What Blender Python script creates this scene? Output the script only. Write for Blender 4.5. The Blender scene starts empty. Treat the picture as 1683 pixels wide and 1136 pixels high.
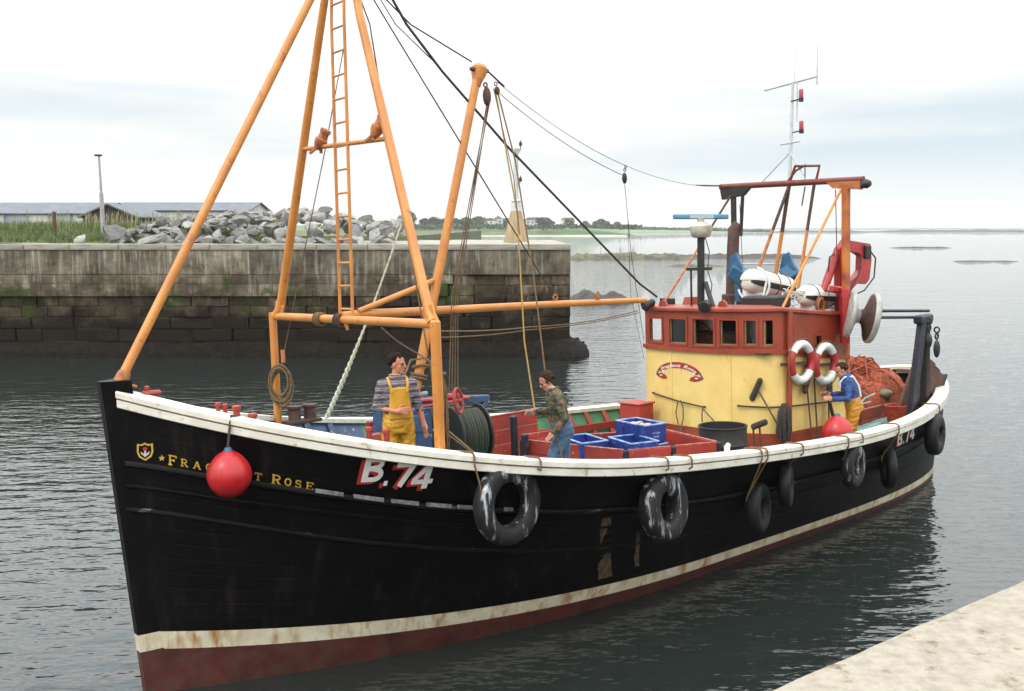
import bpy, math, random
import numpy as np
from mathutils import Vector, Matrix, noise as mnoise
R = math.radians
random.seed(7); rng = np.random.default_rng(7)
sc = bpy.context.scene
col = sc.collection

# ------------------------------------------------------------------ camera, sky, sun, exposure
cam_d = bpy.data.cameras.new('camera'); cam = bpy.data.objects.new('camera', cam_d); col.objects.link(cam)
cam.location = (0, 0, 5.0); cam.rotation_euler = (R(90 - 6.851), 0, 0)
cam_d.sensor_width = 36; cam_d.lens = 36 * 1606.4 / 1683
cam_d.clip_start = 0.1; cam_d.clip_end = 20000
sc.camera = cam

SUN_DIR = Vector((-0.55, -0.55, 0.9)).normalized()
world = bpy.data.worlds.new('World'); sc.world = world; world.use_nodes = True
wt = world.node_tree; wn = wt.nodes; wl = wt.links
for n in list(wn): wn.remove(n)
def WN(t, **k):
    n = wn.new(t)
    for a, b in k.items(): setattr(n, a, b)
    return n
sky = WN('ShaderNodeTexSky', sky_type='NISHITA'); sky.sun_disc = False
sky.sun_elevation = math.asin(SUN_DIR.z); sky.sun_rotation = math.atan2(SUN_DIR.x, SUN_DIR.y)
sky.dust_density = 3.0
tc = WN('ShaderNodeTexCoord')
mp = WN('ShaderNodeMapping'); mp.inputs['Scale'].default_value = (0.9, 0.9, 6.5); mp.inputs['Location'].default_value = (0.35, 0.1, 0.42)
wl.new(tc.outputs['Generated'], mp.inputs[0])
nz = WN('ShaderNodeTexNoise'); nz.inputs['Scale'].default_value = 1.9; nz.inputs['Detail'].default_value = 5; nz.inputs['Roughness'].default_value = .48
wl.new(mp.outputs[0], nz.inputs[0])
cr = WN('ShaderNodeValToRGB')
cr.color_ramp.elements[0].position = .36; cr.color_ramp.elements[0].color = (.63, .72, .775, 1)
cr.color_ramp.elements[1].position = .60; cr.color_ramp.elements[1].color = (1.0, .975, .925, 1)
e = cr.color_ramp.elements.new(.46); e.color = (.79, .825, .825, 1)
wl.new(nz.outputs[0], cr.inputs[0])
sep = WN('ShaderNodeSeparateXYZ'); wl.new(tc.outputs['Generated'], sep.inputs[0])
hz = WN('ShaderNodeMapRange'); hz.inputs[1].default_value = 0.0; hz.inputs[2].default_value = 0.075; hz.inputs[3].default_value = 1; hz.inputs[4].default_value = 0
wl.new(sep.outputs[2], hz.inputs[0])
hm = WN('ShaderNodeMix', data_type='RGBA'); hm.inputs[7].default_value = (1.0, .975, .90, 1)
hmul = WN('ShaderNodeMath', operation='MULTIPLY'); hmul.inputs[1].default_value = .85
wl.new(hz.outputs[0], hmul.inputs[0]); wl.new(hmul.outputs[0], hm.inputs[0]); wl.new(cr.outputs[0], hm.inputs[6])
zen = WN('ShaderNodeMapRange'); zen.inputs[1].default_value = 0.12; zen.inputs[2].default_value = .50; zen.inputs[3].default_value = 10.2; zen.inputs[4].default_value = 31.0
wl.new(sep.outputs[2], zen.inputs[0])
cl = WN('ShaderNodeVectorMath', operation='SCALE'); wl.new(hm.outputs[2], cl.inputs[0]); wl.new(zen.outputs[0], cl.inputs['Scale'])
mx = WN('ShaderNodeMix', data_type='RGBA'); mx.inputs[0].default_value = .95
zf = WN('ShaderNodeMapRange'); zf.inputs[1].default_value = .12; zf.inputs[2].default_value = .5; wl.new(sep.outputs[2], zf.inputs[0])
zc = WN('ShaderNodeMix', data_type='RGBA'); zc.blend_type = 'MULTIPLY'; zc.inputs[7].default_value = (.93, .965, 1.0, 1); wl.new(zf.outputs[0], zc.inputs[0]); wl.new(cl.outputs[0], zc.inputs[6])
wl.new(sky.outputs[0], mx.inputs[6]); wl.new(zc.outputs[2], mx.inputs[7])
bgn = WN('ShaderNodeBackground'); bgn.inputs[1].default_value = .1
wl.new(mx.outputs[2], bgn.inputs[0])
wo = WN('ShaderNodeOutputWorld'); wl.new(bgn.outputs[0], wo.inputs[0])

sun_d = bpy.data.lights.new('sun', 'SUN'); sun_d.energy = 1.1; sun_d.angle = R(14); sun_d.color = (1, .95, .86)
sun = bpy.data.objects.new('sun', sun_d); col.objects.link(sun)
sun.rotation_euler = SUN_DIR.to_track_quat('Z', 'Y').to_euler(); sun.location = (-30, -30, 60)
sc.view_settings.view_transform = 'Standard'; sc.view_settings.look = 'None'
sc.view_settings.exposure = 0.24; sc.view_settings.gamma = 1.0; sc.view_settings.use_curve_mapping = False
sc.render.engine = 'CYCLES'

# ------------------------------------------------------------------ materials
def mat(name, c1, c2=None, scale=6., rough=.6, rough2=None, bump=0., bscale=None, metal=0., detail=5, stretch=(1,1,1),
        wear=None, wthr=.62, wscale=9., wstretch=(1,1,1), wsoft=.04, coords='Object', rnd=0., spec=None, coat=0., r0=.38, r1=.64):
    m = bpy.data.materials.new(name); m.use_nodes = True
    nt = m.node_tree; N = nt.nodes; L = nt.links; b = N['Principled BSDF']
    c2 = c2 or tuple(x * .78 for x in c1)
    c1 = tuple(x * .87 for x in c1); c2 = tuple(x * .87 for x in c2)
    t = N.new('ShaderNodeTexCoord')
    def mapped(st):
        q = N.new('ShaderNodeMapping'); q.inputs['Scale'].default_value = st; L.new(t.outputs[coords], q.inputs[0]); return q.outputs[0]
    n = N.new('ShaderNodeTexNoise'); n.inputs['Scale'].default_value = scale; n.inputs['Detail'].default_value = detail; n.inputs['Roughness'].default_value = .6
    L.new(mapped(stretch), n.inputs[0])
    r = N.new('ShaderNodeValToRGB'); r.color_ramp.elements[0].position = r0; r.color_ramp.elements[1].position = r1
    r.color_ramp.elements[0].color = (*c2, 1); r.color_ramp.elements[1].color = (*c1, 1); L.new(n.outputs[0], r.inputs[0])
    out = r.outputs[0]
    if wear:
        w = N.new('ShaderNodeTexNoise'); w.inputs['Scale'].default_value = wscale; w.inputs['Detail'].default_value = 6; w.inputs['Roughness'].default_value = .65
        L.new(mapped(wstretch), w.inputs[0])
        wr = N.new('ShaderNodeMapRange'); wr.inputs[1].default_value = wthr - wsoft; wr.inputs[2].default_value = wthr + wsoft; L.new(w.outputs[0], wr.inputs[0])
        mxx = N.new('ShaderNodeMix'); mxx.data_type = 'RGBA'; mxx.inputs[7].default_value = (*wear, 1)
        L.new(wr.outputs[0], mxx.inputs[0]); L.new(out, mxx.inputs[6]); out = mxx.outputs[2]
    if rnd:
        oi = N.new('ShaderNodeObjectInfo'); mr = N.new('ShaderNodeMapRange'); mr.inputs[3].default_value = 1 - rnd; mr.inputs[4].default_value = 1 + rnd
        L.new(oi.outputs['Random'], mr.inputs[0]); sm = N.new('ShaderNodeVectorMath'); sm.operation = 'SCALE'
        L.new(out, sm.inputs[0]); L.new(mr.outputs[0], sm.inputs['Scale']); out = sm.outputs[0]
    L.new(out, b.inputs['Base Color'])
    b.inputs['Metallic'].default_value = metal
    if spec is not None: b.inputs['Specular IOR Level'].default_value = spec
    if coat: b.inputs['Coat Weight'].default_value = coat; b.inputs['Coat Roughness'].default_value = .15
    if rough2 is not None:
        rr = N.new('ShaderNodeMapRange'); rr.inputs[3].default_value = rough; rr.inputs[4].default_value = rough2; L.new(n.outputs[0], rr.inputs[0]); L.new(rr.outputs[0], b.inputs['Roughness'])
    else: b.inputs['Roughness'].default_value = rough
    if bump:
        bn = N.new('ShaderNodeTexNoise'); bn.inputs['Scale'].default_value = bscale or scale * 5; bn.inputs['Detail'].default_value = 6
        L.new(mapped((1,1,1)), bn.inputs[0]); bp = N.new('ShaderNodeBump'); bp.inputs['Strength'].default_value = 1; bp.inputs['Distance'].default_value = bump
        L.new(bn.outputs[0], bp.inputs['Height']); L.new(bp.outputs[0], b.inputs['Normal'])
    return m
M = {}
M['hull'] = mat('hull_black', (.0045,.0035,.0035), (.003,.0022,.0022), scale=2.2, rough=.42, rough2=.58, bump=.003, bscale=14, wear=(.022,.016,.014), wthr=.66, wscale=3.5, wstretch=(1.6,1.6,.22), wsoft=.12, spec=.12)
M['antifoul'] = mat('red_bottom', (.105,.017,.011), (.05,.010,.008), scale=3, rough=.55, bump=.004, bscale=20, wear=(.05,.03,.02), wthr=.58, wscale=6, wsoft=.1)
M['boot'] = mat('boot_top_cream', (.68,.61,.46), (.54,.46,.31), scale=5, rough=.6, wear=(.30,.13,.035), wthr=.59, wscale=3.2, wstretch=(2.2,2.2,.5), wsoft=.10)
M['white'] = mat('rail_white', (.80,.755,.655), (.68,.62,.51), scale=4, rough=.5, bump=.002, wear=(.34,.26,.17), wthr=.645, wscale=9, wsoft=.05)
M['white2'] = mat('white_paint', (.8,.8,.78), rough=.45)
M['orange'] = mat('mast_orange', (.62,.245,.045), (.50,.175,.030), scale=3.0, rough=.45, bump=.002, bscale=25, wear=(.30,.075,.025), wthr=.625, wscale=6, wsoft=.06)
M['rustorange'] = mat('rusty_orange', (.50,.17,.03), (.30,.09,.03), scale=9, rough=.6, wear=(.16,.05,.03), wthr=.58, wscale=12)
M['red'] = mat('deck_red', (.34,.028,.018), (.24,.022,.015), scale=4, rough=.48, bump=.002, wear=(.42,.16,.12), wthr=.70, wscale=10, wsoft=.03)
M['redbrown'] = mat('bridge_red', (.33,.052,.021), (.24,.037,.016), scale=3, rough=.42, bump=.002, wear=(.12,.03,.02), wthr=.66, wscale=8)
M['pound'] = mat('pound_red', (.42,.035,.022), (.27,.026,.018), scale=4, rough=.55, bump=.003, wear=(.50,.30,.24), wthr=.67, wscale=14, wsoft=.03, rnd=.12)
M['yellow'] = mat('casing_yellow', (.82,.575,.20), (.74,.50,.16), scale=2.5, rough=.5, bump=.003, bscale=9, wear=(.44,.24,.07), wthr=.675, wscale=6, wstretch=(1,1,.3), wsoft=.06)
M['blue'] = mat('winch_blue', (.045,.09,.20), (.03,.05,.11), scale=6, rough=.5, wear=(.25,.27,.28), wthr=.63, wscale=9, wsoft=.03)
M['crate'] = mat('crate_blue', (.018,.045,.27), (.014,.03,.17), scale=5, rough=.45, wear=(.14,.2,.4), wthr=.64, wscale=12, wsoft=.05, rnd=.15)
M['craterim'] = mat('crate_rim', (.30,.42,.62), (.10,.18,.42), scale=9, rough=.5)
M['darkblue'] = mat('gallows_blue', (.010,.013,.032), (.007,.007,.012), scale=5, rough=.5, wear=(.09,.05,.04), wthr=.64, wscale=10)
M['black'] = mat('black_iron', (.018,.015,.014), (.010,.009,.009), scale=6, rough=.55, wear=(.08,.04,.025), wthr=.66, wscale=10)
M['rust'] = mat('brown_rust', (.10,.042,.028), (.05,.022,.018), scale=8, rough=.75, bump=.003)
M['tyre'] = mat('tyre_rubber', (.018,.016,.017), (.009,.008,.009), scale=5, rough=.52, rough2=.7, spec=.3, bump=.003, wear=(.52,.52,.55), wthr=.62, wscale=4.0, wstretch=(3,3,.45), wsoft=.07)
M['tyre2'] = mat('dark_tyre', (.012,.010,.010), (.007,.006,.006), scale=5, spec=.3, rough=.6, bump=.003, wear=(.12,.11,.11), wthr=.67, wscale=6, wsoft=.05)
M['buoy'] = mat('buoy_red', (.50,.012,.014), (.40,.010,.013), scale=2.5, rough=.30, rough2=.42, bump=.0012, bscale=5, wear=(.30,.012,.014), wthr=.70, wscale=5, wsoft=.06)
M['deck'] = mat('deck_green', (.30,.52,.45), (.20,.38,.33), scale=5, rough=.55, wear=(.28,.24,.13), wthr=.64, wscale=4, wsoft=.05, rnd=.13, bump=.002)
M['green'] = mat('bulwark_green', (.05,.20,.08), (.035,.13,.06), scale=5, rough=.5, wear=(.25,.32,.25), wthr=.68, wscale=8)
M['rope'] = mat('rope_brown', (.20,.12,.055), (.11,.06,.03), scale=30, rough=.9)
M['ropedark'] = mat('wire_dark', (.05,.032,.028), (.03,.02,.018), scale=30, rough=.7)
M['ropewhite'] = mat('rope_white', (.70,.66,.52), (.45,.42,.32), scale=40, rough=.85)
M['ropeyel'] = mat('rope_tan', (.48,.30,.09), (.32,.19,.06), scale=40, rough=.85)
M['ropegreen'] = mat('wire_green', (.05,.056,.032), (.016,.017,.012), scale=25, rough=.6, stretch=(1,6,1))
M['glassdark'] = mat('window_glass', (.012,.012,.012), rough=.06, spec=.6)
M['grey'] = mat('grey_metal', (.42,.41,.37), (.30,.29,.26), scale=8, rough=.5, wear=(.18,.12,.08), wthr=.68, wscale=9)
M['greyl'] = mat('mast_grey', (.55,.57,.56), (.45,.47,.46), scale=8, rough=.5)
M['radblue'] = mat('scanner_blue', (.09,.24,.36), (.07,.19,.3), scale=5, rough=.4)
M['paleplate'] = mat('pale_plate', (.42,.52,.55), (.30,.40,.44), scale=30, rough=.5)
M['lampblue'] = mat('lamp_blue', (.03,.14,.26), (.02,.09,.18), scale=7, rough=.5)
M['redbright'] = mat('crane_red', (.46,.02,.018), (.32,.016,.014), scale=5, rough=.4, wear=(.06,.03,.03), wthr=.64, wscale=7)
M['netor'] = mat('net_orange', (.50,.108,.042), (.24,.05,.024), scale=22, rough=.95, bump=.02, bscale=60, wear=(.07,.024,.014), wthr=.60, wscale=4, wsoft=.1)
M['netred'] = mat('net_red', (.58,.07,.03), (.38,.04,.02), scale=24, rough=.9, bump=.012, bscale=70)
M['netgreen'] = mat('net_green', (.03,.20,.09), (.02,.11,.05), scale=24, rough=.9, bump=.01, bscale=70)
M['netdark'] = mat('net_dark', (.07,.05,.04), (.03,.022,.02), scale=24, rough=.95, bump=.012, bscale=70)
M['wood'] = mat('door_wood', (.13,.055,.03), (.06,.028,.018), scale=4, stretch=(1,1,5), rough=.7, bump=.004)
M['gold'] = mat('gold_lettering', (.62,.38,.05), (.5,.29,.035), scale=12, rough=.45)
M['letterwhite'] = mat('white_lettering', (.78,.76,.72), (.66,.64,.60), scale=10, rough=.5)
M['letterred'] = mat('red_lettering', (.42,.025,.022), rough=.5)
M['skin'] = mat('skin', (.55,.26,.17), (.47,.20,.13), scale=6, rough=.5)
M['skin2'] = mat('flushed_skin', (.55,.22,.13), (.46,.16,.09), scale=6, rough=.5)
M['hair'] = mat('dark_hair', (.020,.010,.007), (.009,.005,.004), scale=25, spec=.15, rough=.8, bump=.01, bscale=40)
M['hair2'] = mat('brown_hair', (.050,.026,.015), (.025,.013,.008), scale=25, spec=.15, rough=.8, bump=.008, bscale=40)
M['oilskin'] = mat('yellow_oilskin', (.62,.32,.020), (.50,.235,.014), scale=5, rough=.35, bump=.008, bscale=9, wear=(.34,.16,.02), wthr=.66, wscale=7, wsoft=.08)
M['oilskin2'] = mat('orange_oilskin', (.55,.25,.018), (.42,.17,.012), scale=5, rough=.38, bump=.008, bscale=9)
M['jeans'] = mat('denim', (.085,.15,.25), (.045,.085,.16), scale=7, rough=.85, bump=.006, bscale=16)
M['bluetop'] = mat('blue_pullover', (.035,.085,.26), (.025,.055,.17), scale=8, rough=.85, bump=.006, bscale=20)
M['camo'] = mat('camouflage', (.10,.085,.045), (.028,.036,.018), scale=11, rough=.85, detail=2, wear=(.21,.085,.05), wthr=.57, wscale=9, wsoft=.02, bump=.006, bscale=14, r0=.47, r1=.52)
M['boots'] = mat('black_boots', (.015,.014,.014), rough=.4)
M['eye'] = mat('eye_dark', (.02,.015,.012), rough=.2)
M['lip'] = mat('lip', (.36,.11,.08), rough=.5)
M['fish'] = mat('pale_catch', (.62,.48,.36), (.42,.26,.2), scale=28, rough=.5)
M['lampglass'] = mat('lamp_red', (.40,.02,.05), rough=.2)
M['canwhite'] = mat('canister_white', (.74,.72,.66), (.64,.61,.54), scale=5, rough=.45, wear=(.45,.35,.24), wthr=.68, wscale=8)
# jumper: bands of colour
def jumper():
    m = bpy.data.materials.new('striped_jumper'); m.use_nodes = True; N = m.node_tree.nodes; L = m.node_tree.links; b = N['Principled BSDF']
    t = N.new('ShaderNodeTexCoord'); w = N.new('ShaderNodeTexWave'); w.wave_type = 'BANDS'; w.bands_direction = 'Z'
    w.inputs['Scale'].default_value = 4.2; w.inputs['Distortion'].default_value = 1.2; w.inputs['Detail'].default_value = 2; w.inputs['Detail Scale'].default_value = 3
    L.new(t.outputs['Object'], w.inputs[0]); r = N.new('ShaderNodeValToRGB'); r.color_ramp.interpolation = 'CONSTANT'
    cs = [(0,(.06,.055,.075)),(.34,(.22,.18,.20)),(.52,(.09,.075,.10)),(.66,(.20,.15,.17)),(.80,(.44,.35,.25)),(.92,(.05,.05,.09))]
    r.color_ramp.elements[0].color = (*cs[0][1],1); r.color_ramp.elements[1].position = cs[1][0]; r.color_ramp.elements[1].color = (*cs[1][1],1)
    for p, c in cs[2:]: q = r.color_ramp.elements.new(p); q.color = (*c,1)
    L.new(w.outputs[0], r.inputs[0]); L.new(r.outputs[0], b.inputs['Base Color']); b.inputs['Roughness'].default_value = .9
    n = N.new('ShaderNodeTexNoise'); n.inputs['Scale'].default_value = 14; n.inputs['Detail'].default_value = 5; L.new(t.outputs['Object'], n.inputs[0]); bp = N.new('ShaderNodeBump'); bp.inputs['Distance'].default_value = .03; L.new(n.outputs[0], bp.inputs['Height']); L.new(bp.outputs[0], b.inputs['Normal'])
    return m
M['jumper'] = jumper()

def glass():
    m = bpy.data.materials.new('wheelhouse_glass'); m.use_nodes = True; b = m.node_tree.nodes['Principled BSDF']
    b.inputs['Base Color'].default_value = (.75,.78,.74,1); b.inputs['Roughness'].default_value = .03; b.inputs['Transmission Weight'].default_value = 1; b.inputs['IOR'].default_value = 1.1
    return m
M['glass'] = glass()

def stone_mat(name, base, dark, pale):
    """weathered harbour stone: tide-blackened low down, green weed above it, pale streaks on top"""
    m = bpy.data.materials.new(name); m.use_nodes = True; N = m.node_tree.nodes; L = m.node_tree.links; b = N['Principled BSDF']
    g = N.new('ShaderNodeNewGeometry'); sp = N.new('ShaderNodeSeparateXYZ'); L.new(g.outputs['Position'], sp.inputs[0])
    def nz(s, st=(1,1,1), d=6, ro=.62):
        q = N.new('ShaderNodeMapping'); q.inputs['Scale'].default_value = st; L.new(g.outputs['Position'], q.inputs[0])
        n = N.new('ShaderNodeTexNoise'); n.inputs['Scale'].default_value = s; n.inputs['Detail'].default_value = d; n.inputs['Roughness'].default_value = ro; L.new(q.outputs[0], n.inputs[0]); return n.outputs[0]
    def mixc(f, a, bcol):
        x = N.new('ShaderNodeMix'); x.data_type = 'RGBA'; L.new(f, x.inputs[0])
        for i, v in ((6, a), (7, bcol)):
            if isinstance(v, tuple): x.inputs[i].default_value = (*v, 1)
            else: L.new(v, x.inputs[i])
        return x.outputs[2]
    def rng_(v, a, c, o0=0, o1=1):
        x = N.new('ShaderNodeMapRange'); x.inputs[1].default_value = a; x.inputs[2].default_value = c; x.inputs[3].default_value = o0; x.inputs[4].default_value = o1; L.new(v, x.inputs[0]); return x.outputs[0]
    def mth(op, a, c):
        x = N.new('ShaderNodeMath'); x.operation = op
        for i, v in ((0, a), (1, c)):
            if isinstance(v, (int, float)): x.inputs[i].default_value = v
            else: L.new(v, x.inputs[i])
        return x.outputs[0]
    c = mixc(rng_(nz(1.3), .38, .62), dark, base)
    c = mixc(mth('MULTIPLY', rng_(nz(2.2, (2.6,2.6,.25)), .50, .68), .85), c, pale)
    oi = N.new('ShaderNodeObjectInfo'); s = N.new('ShaderNodeVectorMath'); s.operation = 'SCALE'; L.new(c, s.inputs[0]); L.new(rng_(oi.outputs['Random'], 0, 1, .60, 1.35), s.inputs['Scale']); c = s.outputs[0]
    zz = mth('ADD', sp.outputs[2], rng_(nz(.8, (1,1,1.3)), .3, .7, -.95, .95))
    c = mixc(mth('MULTIPLY', rng_(zz, 3.7, 2.4), .72), c, (.075,.052,.032))
    gm = mth('MULTIPLY', mth('MULTIPLY', rng_(zz, 1.75, 2.1), rng_(zz, 2.9, 2.45)), rng_(nz(.55), .52, .62))
    c = mixc(mth('MULTIPLY', gm, .85), c, (.05,.085,.012))
    c = mixc(rng_(zz, 2.95, 1.55), c, (.016,.011,.007))
    L.new(c, b.inputs['Base Color']); b.inputs['Roughness'].default_value = .9; b.inputs['Specular IOR Level'].default_value = .15
    bp = N.new('ShaderNodeBump'); bp.inputs['Distance'].default_value = .05; L.new(nz(6), bp.inputs['Height']); L.new(bp.outputs[0], b.inputs['Normal'])
    return m
M['stone'] = stone_mat('pier_stone', (.20,.155,.10), (.05,.038,.026), (.36,.31,.235))
M['concrete'] = stone_mat('pier_concrete', (.20,.172,.128), (.085,.067,.047), (.38,.345,.275))
M['coping'] = mat('pier_coping', (.40,.365,.30), (.24,.215,.17), scale=1.6, rough=.85, bump=.02, bscale=6, coords='Object', rnd=.1)
M['rock'] = mat('rubble_rock', (.36,.35,.33), (.19,.18,.165), scale=3, rough=.95, spec=.1, bump=.02, bscale=14, rnd=.45, wear=(.10,.09,.08), wthr=.60, wscale=3, wsoft=.06)
M['weed'] = mat('wet_seaweed', (.018,.012,.007), (.006,.005,.004), scale=5, rough=.85, bump=.06, bscale=9, spec=.12)
M['reef'] = mat('reef_rock', (.13,.12,.05), (.045,.035,.028), scale=1.1, rough=.85, bump=.1, bscale=4, r0=.42, r1=.6)
M['reefdark'] = mat('reef_dark', (.06,.048,.038), (.025,.020,.018), scale=1.1, rough=.8, bump=.1, bscale=4)
M['quay'] = mat('quay_concrete', (.40,.345,.275), (.29,.245,.19), scale=16, rough=.9, bump=.012, bscale=70, wear=(.15,.095,.055), wthr=.635, wscale=9, wsoft=.05, detail=12, r0=.34, r1=.60)
M['grass'] = mat('grass', (.17,.20,.06), (.07,.115,.03), scale=1.5, rough=.8, rnd=.1)
M['soil'] = mat('grass_ground', (.13,.15,.06), (.09,.09,.05), scale=.6, rough=.95, bump=.05, bscale=3)
M['beacon'] = mat('beacon_stone', (.44,.33,.18), (.30,.215,.12), scale=2.5, stretch=(2,2,.5), rough=.8, bump=.02)
M['shedwall'] = mat('shed_blue_grey', (.30,.37,.43), (.22,.27,.33), scale=1.2, stretch=(1,1,.2), rough=.7)
M['shedroof'] = mat('shed_roof', (.14,.15,.18), (.10,.10,.12), scale=1.2, rough=.7)
M['shedbrown'] = mat('shed_brown', (.055,.040,.042), (.035,.026,.028), scale=2, stretch=(3,3,.3), rough=.8)
M['shedpale'] = mat('shed_pale', (.55,.55,.55), (.42,.42,.43), scale=1, rough=.7)
M['shore'] = mat('shore_green', (.13,.20,.075), (.08,.14,.06), scale=.03, rough=1, wear=(.24,.26,.12), wthr=.55, wscale=.02, wsoft=.08)
M['sand'] = mat('shore_sand', (.50,.46,.36), (.38,.34,.26), scale=.02, rough=1)
M['housewhite'] = mat('house_white', (.74,.73,.70), rough=.8, rnd=.12)
M['houseroof'] = mat('house_roof', (.20,.15,.14), (.14,.11,.11), scale=.3, rough=.8, rnd=.25)
M['leaf'] = mat('tree_leaf', (.06,.095,.035), (.035,.06,.022), scale=.5, rough=.9, rnd=.25)
M['bark'] = mat('bark', (.08,.06,.04), rough=.9)
M['postgrey'] = mat('post_grey', (.38,.37,.36), rough=.7)

def water():
    m = bpy.data.materials.new('sea_water'); m.use_nodes = True; N = m.node_tree.nodes; L = m.node_tree.links; b = N['Principled BSDF']
    b.inputs['Base Color'].default_value = (.015,.019,.017,1); b.inputs['Roughness'].default_value = .02; b.inputs['IOR'].default_value = 1.45
    t = N.new('ShaderNodeTexCoord')
    def nz(s, st, d, rot=0):
        q = N.new('ShaderNodeMapping'); q.inputs['Scale'].default_value = st; q.inputs['Rotation'].default_value = (0,0,rot); L.new(t.outputs['Object'], q.inputs[0])
        n = N.new('ShaderNodeTexNoise'); n.inputs['Scale'].default_value = s; n.inputs['Detail'].default_value = d; n.inputs['Roughness'].default_value = .5; L.new(q.outputs[0], n.inputs[0]); return n.outputs[0]
    h = None
    for s, st, d, amp, rot in ((.25,(.6,1.3,1),2,.07,.25),(1.6,(.65,1.5,1),3,.070,-.25),(4.2,(.7,1.4,1),2,.018,.3)):
        x = N.new('ShaderNodeMath'); x.operation = 'MULTIPLY'; x.inputs[1].default_value = amp; L.new(nz(s, st, d, rot), x.inputs[0])
        if h is None: h = x.outputs[0]
        else:
            y = N.new('ShaderNodeMath'); y.operation = 'ADD'; L.new(h, y.inputs[0]); L.new(x.outputs[0], y.inputs[1]); h = y.outputs[0]
    bp = N.new('ShaderNodeBump'); bp.inputs['Strength'].default_value = 1; bp.inputs['Distance'].default_value = 1; L.new(h, bp.inputs['Height']); L.new(bp.outputs[0], b.inputs['Normal'])
    return m
M['water'] = water()

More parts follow.
